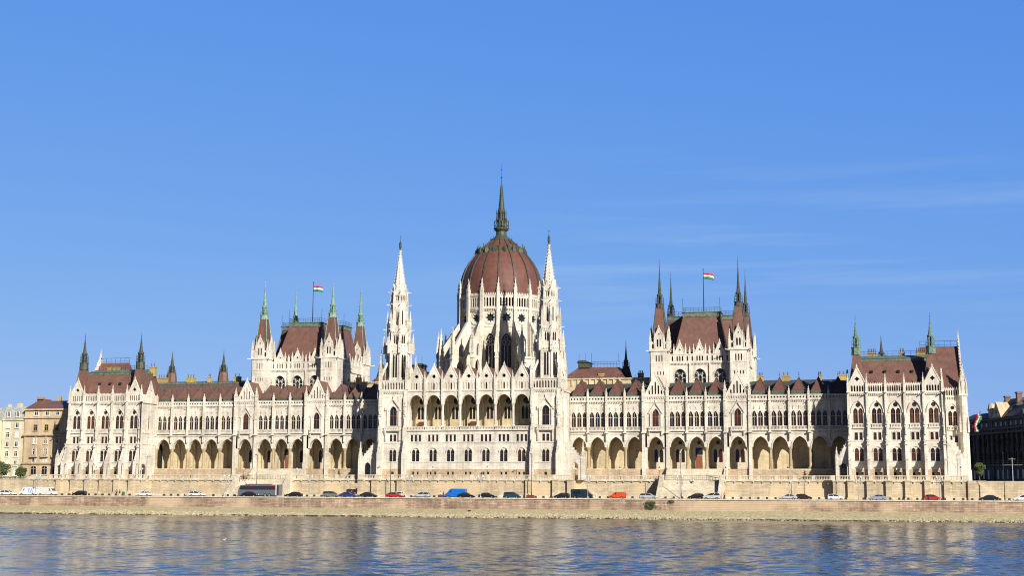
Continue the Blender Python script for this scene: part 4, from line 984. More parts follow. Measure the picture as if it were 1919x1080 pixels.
def rocks():
    rd=random.Random(11); b=MB()
    base=[(math.cos(t)*c,math.sin(t)*c,z) for z,c in ((-.5,.75),(.45,.7)) for t in [k*PI*2/5+(.6 if z>0 else 0) for k in range(5)]]+[(0,0,.85)]
    fs=[(0,1,6,5),(1,2,7,6),(2,3,8,7),(3,4,9,8),(4,0,5,9),(5,6,10),(6,7,10),(7,8,10),(8,9,10),(9,5,10)]
    for k in range(9500):
        x=rd.uniform(-118,165); 
        if x<-96 and rd.random()>(x+118)/22: continue
        u=rd.random()**.8; y=-32.7+u*2.9+.5*math.sin(x*.05)+.4*math.sin(x*.9); z=-9.66+(y+32.6)*.33+rd.uniform(0,.08); s=rd.uniform(.12,.30)*(1.35 if rd.random()<.06 else 1)
        R3=Matrix.Rotation(rd.uniform(0,6.3),3,'Z')@Matrix.Rotation(rd.uniform(-.7,.7),3,'X'); sx,sy,sz=s*rd.uniform(.8,1.5),s*rd.uniform(.8,1.2),s*rd.uniform(.6,1.0)
        o=len(b.v)
        for p in base:
            w=R3@Vector((p[0]*sx*rd.uniform(.8,1.15),p[1]*sy,p[2]*sz)); b.v.append((x+w.x,y+w.y,z+w.z))
        b.f+=[tuple(o+i for i in q) for q in fs]; b.mi+=[0]*len(fs)
    o=b.build('riprap','rock',norm=False); o['kind']='stuff'
rocks()
# river
def river():
    m,t,b=nt('river_water'); pos=posn(t)
    n1=noise(t,pos,1.0,3,.55,(.7,1.3,1)); n2=noise(t,pos,1.0,2,.5,(1.9,3.9,1)); n3=noise(t,pos,1.0,3,.55,(.012,.035,1)); n4=noise(t,pos,1.0,3,.6,(.05,.12,1))
    amp=rng(t,n3,.34,.62,.35,1.0)
    h=mathn(t,'ADD',mathn(t,'MULTIPLY',n1,.62),mathn(t,'MULTIPLY',n2,.20)); h=mathn(t,'MULTIPLY',h,amp)
    bp=t.nodes.new('ShaderNodeBump'); bp.inputs['Strength'].default_value=1; bp.inputs['Distance'].default_value=WAVE; L(t,h,bp.inputs['Height']); L(t,bp.outputs[0],b.inputs['Normal'])
    b.inputs['Base Color'].default_value=(.04,.05,.05,1); b.inputs['Roughness'].default_value=.10; b.inputs['IOR'].default_value=1.333; b.inputs['Specular IOR Level'].default_value=.5
    M['water']=m
    import numpy as np
    X0,X1,Y0,Y1=-168.,168.,-282.,-31.2; nx,ny=700,720
    xs=np.linspace(X0,X1,nx+1); v=np.linspace(0,1,ny+1); ys=Y1+(Y0-Y1)*(.35*v*v+.65*v)[::-1]
    gx,gy=np.meshgrid(xs,ys); r=np.random.RandomState(4); z=np.zeros_like(gx)
    am=np.zeros_like(gx)
    for k in range(14):
        th=r.uniform(0,6.28); q=2*np.pi/r.uniform(25,110); am+=np.sin(q*(gx*np.cos(th)*.6+gy*np.sin(th))+r.uniform(0,6.28))
    am=np.clip(.9+.09*am,.5,1.3)
    for k in range(64):
        lam=1.0*(3.2/1.0)**r.uniform(0,1); th=r.normal(PI/2+.2,.8); q=2*np.pi/lam
        z+=(SLOPE*1.414/8/q)*np.sin(q*(gx*np.cos(th)+gy*np.sin(th))+r.uniform(0,6.28))
    z*=am*np.clip((-gy-31.2)/6,0,1)*np.clip((gx-X0)/12,0,1)*np.clip((X1-gx)/12,0,1)*np.clip((gy-Y0)/10,0,1)
    co=np.stack([gx,gy,z+ZW],-1).reshape(-1,3).astype(np.float32)
    i=(np.arange(ny)[:,None]*(nx+1)+np.arange(nx)[None,:]).reshape(-1); f=np.stack([i,i+1,i+nx+2,i+nx+1],-1).astype(np.int32)
    me=bpy.data.meshes.new('river_water'); me.vertices.add(len(co)); me.vertices.foreach_set('co',co.ravel()); me.loops.add(f.size); me.loops.foreach_set('vertex_index',f.ravel())
    me.polygons.add(len(f)); me.polygons.foreach_set('loop_start',np.arange(0,f.size,4,dtype=np.int32)); me.polygons.foreach_set('use_smooth',np.ones(len(f),dtype=bool)); me.update(calc_edges=True); me.materials.append(m)
    o=bpy.data.objects.new('river_water',me); COL.objects.link(o); o['kind']='structure'
    for x0,x1,y0,y1 in ((-4000,X0,-1500,Y1),(X1,4000,-1500,Y1),(X0,X1,-1500,Y0)): sheet('river_water',[(x0,y0,ZW),(x1,y0,ZW),(x1,y1,ZW),(x0,y1,ZW)],'water')
SLOPE=.10
WAVE=.10
river()

# ---- terrace retaining wall, in steps, with balustrades
tw=thing('terrace_wall','tall pale ashlar retaining wall with balustrade carrying the palace terrace','wall')
SEG=[(-700,-134,-4,0),(-134,-96.8,-4,1),(-96.8,-68.2,-1.5,1),(-53,-29.5,-1.5,1),(-29.5,29.5,-8,1),(29.5,53,-1.5,1),(68.2,96.8,-1.5,1),(96.8,129.6,-4,1),(129.6,134,-4,2),(134,700,-4,0)]
fl=MB()
for x0,x1,y,k in SEG+[(-68.2,-53,-1.6,3),(53,68.2,-1.6,3)]:
    w=MB(); top=.2 if k!=0 else .0
    w.box(x0,x1,y,9.0 if k else y+1.2,-5.2,top-.004); 
    o=w.build('wall_section','terr',tw)
    if k in (1,3,2): fl.face([(x0,y,top),(x1,y,top),(x1,9.2,top),(x0,9.2,top)])
    c=MB(); 
    if k==1:
        c.box(x0-.1,x1+.1,y-.32,y+.35,-.12,.22); c.box(x0,x1,y-.12,y,-4.62,-4.05)
        n=max(2,round((x1-x0)/2.4))
        for i in range(n): c.cbox(x0+(x1-x0)*(i+.5)/n,y-.25,-.42,-.12,.22,.3)
    elif k==0: c.box(x0,x1,y-.1,y+.6,-.12,.1); c.box(x0,x1,y-.12,y,-4.62,-4.2)
    if c.v: c.build('coping','stone2',tw)
fl.build('terrace_floor','terfl',tw)
def bal_run(pts):
    """balustrade along X between posts"""
    for x0,x1,y in pts:
        b=MB(); n=max(1,round((x1-x0)/4.6)); st=(x1-x0)/n
        b.box(x0,x1,y-.17,y+.17,1.22,1.44); b.box(x0,x1,y-.16,y+.16,.22,.42)
        for i in range(n+1): b.cbox(x0+i*st,y,.22,1.5,.95,.46)
        for i in range(n):
            a=x0+i*st+.5; c=x0+(i+1)*st-.5; m=max(2,round((c-a)/.42))
            for j in range(m): xx=a+(c-a)*(j+.5)/m; b.lathe(xx,y,[(.1,.42),(.12,.6),(.06,.95),(.1,1.22)],6)
        b.build('balustrade','stone2',tw)
bal_run([(-132,-96.9,-3.9),(-96.6,-68.4,-1.4),(-52.8,-29.7,-1.4),(-29.4,29.4,-7.9),(29.7,52.8,-1.4),(68.4,96.6,-1.4),(96.9,129.4,-3.9)])
# piers against the wall
for s in (-1,1):
    for i in range(6):
        cx=s*PC+(i-2.5)*BP; p=MB()
        p.slab([(-3.98,-5),(-3.98,.15),(-4.7,.15),(-4.7,-3.4),(-5.1,-3.9),(-5.1,-5)],[],cx-.75,cx+.75,'x'); p.box(cx-.85,cx+.85,-4.95,-3.9,-.1,.24); p.box(cx-.9,cx+.9,-5.3,-3.9,-5,-4.1)
        p.build('pier','terr',tw)
    for cx in (s*18,s*25.3,s*29.3):
        p=MB(); p.slab([(-7.98,-5),(-7.98,.15),(-8.7,.15),(-8.7,-3.4),(-9.1,-3.9),(-9.1,-5)],[],cx-.8,cx+.8,'x'); p.box(cx-.9,cx+.9,-8.95,-7.9,-.1,.24); p.build('pier','terr',tw)
# outer ramp at the south end and sloped end at the north
p=MB(); p.slab([(134.5,-4.6),(131.0,-4.6),(129.6,-4.6),(129.6,.2),(131,.2),(138,-4.6)],[],-4.6,-3.9); p.box(126,132,-4.05,9,-4.6,.22); p.build('ramp_wall','terr',tw)
p=MB(); p.slab([(-137,0.0),(-132,.2),(-132,1.44),(-133,1.44)],[],-4.1,-3.6); p.build('sloped_parapet','stone2',tw)
# river stairs
for s,lab in ((-1,'broad stone river stairs behind the parked coach'),(1,'broad stone river stairs with a person sitting near the top')):
    st=thing('river_stairs',lab,'stairs',(0,0,0),0,'river stairs'); T=Matrix.Scale(s,4,(1,0,0)); b=MB(T); n=28
    out=[(-1.62,-5),(-1.62,.2)]
    for k in range(n): y=-1.62-k*8.4/n; z=.2-k*4.8/n; out+=[(y-(.01 if k==0 else 0),z-4.8/n+(4.8/n if k==0 else 0)),(y-8.4/n,z-4.8/n+(4.8/n if k==0 else 0))] if k==0 else [(y,z-4.8/n),(y-8.4/n,z-4.8/n)]
    b.slab(out+[(-1.62-8.4,-5)],[],53.2,68,'x')
    b.build('steps','stone2',st)
    for x,dx in ((52.7,-.5),(68.5,.5)):
        w=MB(T); w.slab([(-1.55,-5),(-1.55,1.35),(-3.0,1.35),(-10.6,-4.0),(-10.6,-5)],[],x-.45,x+.45,'x'); w.cbox(x,-2.2,-5,1.6,1.2,1.3); w.build('cheek_wall','stone2',st)
    r=MB(T)
    for z in (.25,.75,1.35): r.bar((53.2,-1.75,z),(68,-1.75,z),.07)
    for k in range(30): x=53.3+k*14.6/29; r.bar((x,-1.75,.2),(x,-1.75,1.35),.035)
    for k in range(5): r.bar((64.5+k*.8,-1.9-k*.3,1.3-k*.16),(64.5+k*.8,-1.9-k*.3,.2-k*.2),.06)
    r.bar((64.5,-1.9,1.35),(67.7,-3.1,.7),.12)
    r.build('railing','iron',st)

# ------------------------------------------------------------------ street furniture
bk=MB(); bk.box(-.27,.27,-.22,.22,0,.5); bk.box(-.22,.22,-.18,.18,.5,.55)
def chamf_block():
    b=MB(); b.frus(0,0,0,.46,.40,.36,4,PI/4); b.frus(0,0,.46,.54,.36,.30,4,PI/4); return b
BLK=Proto('concrete_block',chamf_block(),['conc'])
x=-139.
rd=random.Random(5)
while x<142:
    o=BLK.put(None,(x,-10.2+rd.uniform(-.05,.05),ZP)); tag(o,'small dark concrete block in the row along the far kerb of the road','concrete block','concrete blocks along the far kerb')
    x+=2.15+(2.2 if rd.random()<.07 else 0)
def quad_lamp(X,label):
    t=thing('lamp_cluster_post',label,'street lamp',(X,-22.9,ZR+.1),0,'lamp posts with clustered lanterns on the quay edge')
    b=MB(); b.lathe(0,0,[(.16,0),(.16,.5),(.08,.7),(.06,5.9)],8); 
    for z in (3.9,4.7,5.5): b.bar((-.62,0,z),(.62,0,z),.05); b.bar((0,-.5,z+.2),(0,.5,z+.2),.05)
    b.build('post','greyp',t)
    for z in (3.9,4.7,5.5):
        for q in (-1,1):
            g=MB(); g.lathe(q*.62,0,[(.03,z+.3),(.17,z+.18),(.17,z-.12),(.04,z-.22)],6); g.build('lantern','greyp' if z<5.4 else 'lampw',t)
for X,l in [(-119.45,'grey lamp post with clustered lanterns in front of the white vans'),(-103.98,'grey lamp post with clustered lanterns behind the black hatchback at the north end'),(-62.27,'grey lamp post with clustered lanterns just left of the parked coach'),(-38.26,'grey lamp post with clustered lanterns left of the green-grey people carrier'),(-10.44,'grey lamp post with clustered lanterns between the red car and the silver wagon'),(8.75,'grey lamp post with clustered lanterns beside the black estate near the blue van'),(36.84,'grey lamp post with clustered lanterns at the nose of the dark van'),(60.18,'grey lamp post with clustered lanterns in front of the right river stairs'),(103.22,'grey lamp post with clustered lanterns left of the silver-blue car'),(121.97,'grey lamp post with clustered lanterns behind the bright red hatchback')]: quad_lamp(X,l)
def tall_pole(X,label,h=11.4,Y=-10.3):
    t=thing('tall_lamp_pole',label,'lamp pole',(X,Y,ZP),0,'tall dark lamp poles along the pavement')
    b=MB(); b.lathe(0,0,[(.15,0),(.14,1.2),(.09,1.4),(.06,h)],8); b.build('pole','iron',t)
    b=MB(); b.bar((0,0,h-.1),(0,-.9,h+.1),.07); b.box(-.14,.14,-1.3,-.7,h+.02,h+.2); b.build('lamp_head','iron',t)
for X,l in [(-59.2,'tall thin dark pole rising behind the coach roof'),(-20.0,'tall thin dark pole in front of the left river tower'),(19.3,'tall thin dark pole in front of the right river tower'),(58.8,'tall thin dark pole in front of the right river stairs'),(97.7,'tall thin dark pole behind the small white hatchback'),(137.7,'tall thin dark pole near the right edge before the sooty building')]: tall_pole(X,l)
def terr_lamp(X,Y,label,z=.2):
    t=thing('terrace_lantern',label,'lantern',(X,Y,z),0,'iron lanterns on the palace terrace')
    b=MB(); b.lathe(0,0,[(.28,0),(.28,.15),(.12,.5),(.14,.9),(.05,1.1),(.045,2.6),(.1,2.7)],8); b.bar((-.25,0,2.4),(.25,0,2.4),.04); b.build('post','iron',t)
    b=MB(); b.lathe(0,0,[(.1,2.7),(.2,3.15),(.2,3.2)],6); b.build('lamp_glass','lampw',t)
    b=MB(); b.lathe(0,0,[(.26,3.2),(.12,3.4),(.03,3.65)],6); b.build('lamp_cap','iron',t)
for X,Y,l in [(-113.6,-2.6,'terrace lantern before the middle of the left end pavilion'),(-98.9,-2.0,'terrace lantern at the inner corner of the left end pavilion'),(-84,-1.0,'terrace lantern before the second outer arch of the left wing'),(-67.5,-1.0,'terrace lantern at the left side of the left river stairs'),(-51.2,-1.0,'terrace lantern at the right side of the left river stairs'),(-40,-1.0,'terrace lantern before the inner arches of the left wing'),(-9.2,-6.6,'left terrace lantern of the two before the central block'),(6.1,-6.6,'right terrace lantern of the two before the central block'),(29.8,-3.5,'terrace lantern beside the right river tower'),(41.3,-1.0,'terrace lantern before the inner arches of the right wing'),(51.9,-1.0,'terrace lantern at the left side of the right river stairs'),(69.4,-1.0,'terrace lantern at the right side of the right river stairs'),(85.4,-1.0,'terrace lantern before the outer arches of the right wing'),(112.6,-2.6,'terrace lantern before the middle of the right end pavilion'),(128.2,-2.5,'terrace lantern by the arched door of the right end pavilion')]: terr_lamp(X,Y,l)
def arm_lamp(X,label,h=4.0,Y=-10.6):
    t=thing('arm_street_light',label,'street light',(X,Y,ZP),0,'short street lights with side arms')
    b=MB(); b.lathe(0,0,[(.08,0),(.06,h)],8); b.bar((0,0,h),(-.9,0,h+.02),.06); b.build('pole','iron',t)
    b=MB(); b.box(-1.1,-.6,-.12,.12,h-.02,h+.1); b.build('lamp_head','greyp',t)
for X,l in [(-129.0,'short one-armed street light at the left edge'),(49.6,'short one-armed street light behind the silver estate'),(86.7,'short one-armed street light behind the silver saloon'),(131.8,'short one-armed street light left of the dark coupe')]: arm_lamp(X,l)
bn=MB(); bn.box(-.35,.35,-.3,.3,0,1.0); bn.box(-.38,.38,-.33,.33,1.0,1.12); tag(bn.build('litter_bin',paint('bin_green',(.03,.2,.08)),None,(-100.2,-10.0,ZP)),'green litter bin on the pavement right of two dark figures','bin')
for X,l in ((-4.9,'low brown barrier box behind the silver wagon'),(19.4,'low brown barrier box in front of the teal people carrier')):
    b=MB(); b.slab([(-1.1,0),(1.1,0),(1.0,.75),(-1.0,.75)],[],-.3,.3); b.box(-1.05,1.05,-.36,.36,.7,.85); tag(b.build('barrier',paint('barrier_brown',(.16,.05,.035)),None,(X,-12.0,ZR)),l,'barrier')

# ------------------------------------------------------------------ vehicles
def loft(b,prof,w,inset=.1,k=.965):
    cx=sum(p[0] for p in prof)/len(prof); cz=sum(p[1] for p in prof)/len(prof)
    sm=[(cx+(x-cx)*k,cz+(z-cz)*k) for x,z in prof]; n=len(prof)
    A=b.P([(x,-w/2,z) for x,z in sm]); B=b.P([(x,-w/2+inset,z) for x,z in prof]); C=b.P([(x,w/2-inset,z) for x,z in prof]); D=b.P([(x,w/2,z) for x,z in sm])
    for P0,P1 in ((A,B),(B,C),(C,D)):
        for i in range(n): j=(i+1)%n; b.fi([P0[i],P0[j],P1[j],P1[i]])
    tri=tessellate_polygon([[Vector((x,z,0)) for x,z in sm]])
    for t in tri: b.fi([A[i] for i in t]); b.fi([D[i] for i in t])
KINDS={
 'sedan':(4.5,1.76,.32,[(-2.25,.36),(-2.27,.7),(-2.2,.95),(-1.65,1.0),(.95,.98),(1.7,.86),(2.12,.74),(2.25,.58),(2.24,.32),(1.8,.22),(-1.9,.22)],[(-1.75,.98),(-1.0,1.38),(-.2,1.44),(.25,1.40),(1.05,.96)],(-1.35,1.4)),
 'hatch':(4.0,1.72,.31,[(-1.98,.36),(-2.0,.8),(-1.92,1.0),(.95,.97),(1.55,.86),(1.9,.7),(2.0,.55),(1.98,.3),(1.6,.22),(-1.7,.22)],[(-1.95,.98),(-1.6,1.42),(-.6,1.5),(.1,1.46),(1.05,.95)],(-1.2,1.25)),
 'wagon':(4.5,1.76,.32,[(-2.22,.36),(-2.25,.8),(-2.18,1.0),(1.0,.98),(1.7,.86),(2.12,.74),(2.25,.58),(2.24,.32),(1.8,.22),(-1.9,.22)],[(-2.2,.99),(-1.95,1.44),(-.6,1.52),(.25,1.46),(1.15,.96)],(-1.35,1.4)),
 'mpv':(4.3,1.78,.32,[(-2.1,.36),(-2.15,.85),(-2.1,1.08),(1.2,1.04),(1.75,.92),(2.05,.75),(2.15,.58),(2.13,.32),(1.7,.22),(-1.8,.22)],[(-2.1,1.06),(-1.9,1.58),(-.6,1.66),(.3,1.6),(1.4,1.02)],(-1.3,1.35)),
 'van':(5.6,2.0,.36,[(-2.8,.4),(-2.82,2.25),(-2.7,2.45),(1.05,2.45),(1.45,2.3),(2.1,1.42),(2.6,1.2),(2.8,.9),(2.8,.4),(2.3,.28),(-2.3,.28)],None,(-1.7,1.9)),
 'smallvan':(4.2,1.78,.32,[(-2.1,.36),(-2.1,1.6),(-2.0,1.78),(.3,1.8),(.65,1.68),(1.2,1.08),(1.85,.9),(2.08,.7),(2.1,.34),(1.7,.24),(-1.8,.24)],None,(-1.25,1.4)),
}
def car(kind,col,X,Y,d,label,cat='car',name=None,roofw=None):
    Lh,W,wr,prof,cab,wx=KINDS[kind]
    t=thing(name or {'van':'delivery_van','smallvan':'small_van'}.get(kind,'parked_car'),label,cat,(X,Y,ZR),0 if d>0 else PI,'vehicles on the riverside road')
    pm=paint('paint_%s'%str(col),col)
    b=MB(); loft(b,prof,W,.16,.955)
    if cab:
        # pillars and roof skin
        (xa,za),(xb,zb),(xc,zc),(xd,zd),(xe,ze)=cab; wt=W*.36; wb=W*.46
        for s in (-1,1):
            for p,q in (((xa,s*wb,za),(xb,s*wt,zb)),((xe,s*wb,ze),(xd,s*wt,zd)),(((xa+xe)/2-.05,s*(wb+.01),za),((xb+xd)/2-.05,s*(wt+.01),zc-.03))): b.bar(p,q,.09)
        b.face([(xb,-wt,zb),(xb,wt,zb),(xc,wt,zc+.015),(xc,-wt,zc+.015)]); b.face([(xc,-wt,zc+.015),(xc,wt,zc+.015),(xd,wt,zd),(xd,-wt,zd)])
        for s in (-1,1): b.bar((xb,s*wt,zb-.01),(xc,s*wt,zc),.08); b.bar((xc,s*wt,zc),(xd,s*wt,zd-.01),.08); b.cbox(xe-.25,s*(W/2+.04),ze-.02,ze+.1,.16,.16)
    b.build('body',pm,t)
    g=MB()
    if cab:
        bot=[(xa+.03,-wb,za),(xe-.03,-wb,ze),(xe-.03,wb,ze),(xa+.03,wb,za)]
        lo=[(x,-wb+.02) for x in (xa,xe)]
        P0=[(xa,-wb,za),(xb,-wt,zb-.02),(xc,-wt,zc-.02),(xd,-wt,zd-.02),(xe,-wb,ze)]; P1=[(x,-y,z) for x,y,z in P0]
        g.face(P0); g.face(P1)
        for i in range(4): g.face([P0[i],P0[i+1],P1[i+1],P1[i]])
    else:
        k=KINDS[kind][3]; big=kind=='van'
        if big:
            for s in (-1,1): g.face([(1.0,s*(W/2+.006),1.42),(1.98,s*(W/2-.004),1.42),(1.42,s*(W/2-.004),2.12),(1.0,s*(W/2+.006),2.12)])
            g.face([(1.47,-W/2+.15,2.26),(1.47,W/2-.15,2.26),(2.13,W/2-.1,1.42),(2.13,-W/2+.1,1.42)])
        else:
            for s in (-1,1): g.face([(.1,s*(W/2+.006),1.1),(1.1,s*(W/2-.004),1.1),(.62,s*(W/2-.004),1.56),(.1,s*(W/2+.006),1.6)])
            g.face([(.67,-W/2+.12,1.69),(.67,W/2-.12,1.69),(1.22,W/2-.1,1.1),(1.22,-W/2+.1,1.1)])
    g.build('windows','carg',t)
    for x in wx:
        for s in (-1,1):
            w=MB(); T2=Matrix.Translation((x,s*(W/2-.1),wr))@Matrix.Rotation(PI/2,4,'X'); w.T=T2; w.frus(0,0,-.1,.1,wr,wr,14); ty=w.build('wheel','rub',t)
            w=MB(T2); w.frus(0,0,-.115,.115,wr*.6,wr*.6,10); w.build('rim','rim',ty)
    xe=prof[0]; n=MB(); 
    for s in (-1,1): n.box(Lh/2-.16,Lh/2-.01,s*(W/2-.42)-.16,s*(W/2-.42)+.2*s+.16,.6,.76)
    n.build('headlight','hl',t)
    n=MB()
    for s in (-1,1): n.box(-Lh/2-.005,-Lh/2+.1,s*(W/2-.3)-.12,s*(W/2-.3)+.12,.78,.98)
    n.build('taillight','tl',t)
    n=MB(); n.box(-Lh/2+.2,Lh/2-.2,-W/2-.004,W/2+.004,.24,.36); n.box(-Lh/2-.03,Lh/2+.0,-W/2+.1,W/2-.1,.3,.42); n.build('sill_trim','rub',t)
    return t
WH=(.72,.72,.70); BK=(.012,.013,.016); SV=(.42,.44,.46); NB=(.014,.018,.03)
for kind,col,X,Y,d,lab,*r in [
 ('wagon',WH,-131.4,-19,1,'white car half out of frame at the left edge'),
 ('van',WH,-124.6,-19,-1,'white van with blue stripes pointing left near the left edge','van'),
 ('van',(.62,.62,.56),-119.3,-18.3,1,'cream white van back to back with the striped van','van'),
 ('hatch',BK,-108.7,-19,-1,'black hatchback under the left end pavilion'),
 ('sedan',WH,-88.8,-19,-1,'white saloon right of the left end pavilion'),
 ('wagon',WH,-73.0,-18.5,1,'white estate car with an open door left of the coach'),
 ('sedan',BK,-56.5,-20.3,1,'black car parked in front of the coach'),
 ('sedan',BK,-44.3,-19,-1,'black saloon just right of the coach'),
 ('mpv',(.15,.17,.13),-33.7,-19,1,'green-grey people carrier left of the blue car'),
 ('sedan',(.015,.04,.22),-28.6,-19.6,1,'dark blue car in the shade of the terrace step'),
 ('hatch',(.2,.02,.015),-30.2,-15,-1,'dark red car mostly hidden behind the blue car'),
 ('sedan',NB,-23.0,-19,1,'very dark navy saloon below the left river tower'),
 ('mpv',WH,-17.0,-15,-1,'white people carrier behind the bright red car'),
 ('sedan',(.5,.015,.02),-15.6,-20,1,'bright red low car in front of a white one'),
 ('wagon',SV,-8.4,-19,-1,'silver wagon right of the red low car'),
 ('van',(.01,.13,.55),.6,-17.5,-1,'bright blue delivery van below the loggia','van'),
 ('sedan',BK,4.3,-20.5,1,'black saloon overlapping the blue van'),
 ('sedan',BK,9.4,-18.5,1,'black saloon next right from the blue van'),
 ('mpv',(.015,.05,.085),16.2,-19,1,'teal blue people carrier left of the right river tower'),
 ('hatch',BK,29.3,-19,-1,'black hatchback behind the dark van'),
 ('van',(.012,.025,.032),34.4,-18,1,'dark green-black van near the right wing','van'),
 ('smallvan',(.62,.07,.015),43.7,-19,-1,'small orange van standing alone','van'),
 ('wagon',SV,51.6,-18.5,1,'silver estate car left of the right river stairs'),
 ('hatch',(.02,.012,.012),63.4,-17.5,-1,'black car with its nose behind the silver people carrier'),
 ('mpv',(.45,.48,.5),67.6,-19.2,-1,'silver people carrier in front of the right river stairs'),
 ('sedan',SV,86.3,-19.5,-1,'silver saloon below the right wing'),
 ('hatch',(.05,.015,.015),90.0,-16,1,'dark maroon hatchback behind the silver saloon'),
 ('hatch',(.74,.74,.73),97.8,-19,1,'small white hatchback in front of the terrace corner'),
 ('sedan',(.28,.31,.40),107.6,-19.3,-1,'silver-blue saloon below the right end pavilion'),
 ('hatch',(.5,.02,.02),120.6,-19.3,1,'bright red hatchback below the right end pavilion'),
 ('sedan',(.015,.014,.02),133.2,-19.3,-1,'very dark coupe near the right edge'),
 ('wagon',WH,141.0,-19,-1,'white car half out of frame at the right edge')]:
    t=car(kind,col,X,Y,d,lab,*(r if r else ()))
    if 'blue stripes' in lab:
        b=MB()
        for k in range(3): b.slab([(-1.9+k*.55,.7),(-1.6+k*.55,.7),(-1.0+k*.55,2.1),(-1.3+k*.55,2.1)],[],-1.012,-1.008); b.slab([(-1.9+k*.55,.7),(-1.6+k*.55,.7),(-1.0+k*.55,2.1),(-1.3+k*.55,2.1)],[],1.008,1.012)
        b.build('stripes',paint('stripe_blue',(.25,.38,.6)),t)
def bus():
    t=thing('coach','long grey coach with red curtains in its dark window band','bus',(-55.9,-15.2,ZR),PI)
    b=MB(); loft(b,[(-6.1,.35),(-6.15,3.0),(-6.0,3.3),(4.2,3.3),(5.4,3.15),(5.85,2.3),(6.1,1.2),(6.1,.4)],2.5,.2,.985); b.build('body',paint('coach_grey',(.11,.13,.16)),t)
    g=MB()
    for s in (-1,1):
        g.slab([(-5.0,1.95),(5.2,1.95),(5.6,2.3),(5.2,3.0),(-5.0,3.0)],[],s*1.262,s*1.256)
    g.face([(5.98,-1.05,1.5),(5.98,1.05,1.5),(5.5,1.05,3.1),(5.5,-1.05,3.1)]); g.build('windows','carg',t)
    for s in (-1,1):
        for x in (-4.4,-2.6,1.4,3.4): c=MB(); c.box(x-.45,x+.45,s*1.264-.003,s*1.264+.003,2.02,2.95); c.build('curtain',paint('curtain_red',(.09,.008,.016)),t)
    c=MB(); c.box(-5.35,-5.1,-1.27,1.27,.5,3.25); c.build('white_stripe','white',t)
    c=MB(); c.box(-6.0,-5.4,-1.262,1.262,.5,3.2); c.build('rear_panel',paint('coach_brown',(.08,.03,.03)),t)
    c=MB(); c.box(-3.2,3.0,-.9,.9,3.3,3.55); c.box(3.2,4.2,-.6,.6,3.25,3.45); c.build('air_unit',paint('coach_grey2',(.08,.09,.12)),t)
    for x in (-3.3,-2.1,3.8):
        for s in (-1,1):
            T2=Matrix.Translation((x,s*1.15,.48))@Matrix.Rotation(PI/2,4,'X'); w=MB(T2); w.frus(0,0,-.14,.14,.48,.48,14); ty=w.build('wheel','rub',t); w=MB(T2); w.frus(0,0,-.15,.15,.27,.27,10); w.build('rim','rim',ty)
    c=MB(); c.box(5.9,6.12,-1.1,-.7,.7,.95); c.box(5.9,6.12,.7,1.1,.7,.95); c.build('headlight','hl',t)
    c=MB(); c.bar((5.6,-1.3,2.9),(6.3,-1.4,2.5),.09); c.bar((5.6,1.3,2.9),(6.3,1.4,2.5),.09); c.build('mirror','rub',t)
bus()
def scooter(X,Y,label,col,d=1):
    t=thing('motor_scooter',label,'scooter',(X,Y,ZR),0 if d>0 else PI)
    b=MB(); b.bar((-.7,0,.45),(.1,0,.35),.28,.3); b.bar((.1,0,.3),(.5,0,.32),.3,.08); b.bar((.5,0,.3),(.72,0,1.0),.3,.1); b.bar((-.75,0,.7),(-.1,0,.72),.28,.16); b.bar((.66,-.3,1.05),(.66,.3,1.05),.05); b.build('body',paint('sc_%s'%str(col),col),t)
    for x in (-.6,.75):
        w=MB(Matrix.Translation((x,0,.25))@Matrix.Rotation(PI/2,4,'X')); w.frus(0,0,-.06,.06,.25,.25,12); w.build('wheel','rub',t)
scooter(-115.6,-12.5,'red scooter right of the cream van',(.4,.03,.03)); scooter(107.0-.2,-12.2,'red scooter just right of the small white hatchback',(.45,.03,.03),-1)
scooter(-78.9,-12.5,'pale scooter left of the white estate car',(.5,.5,.5))

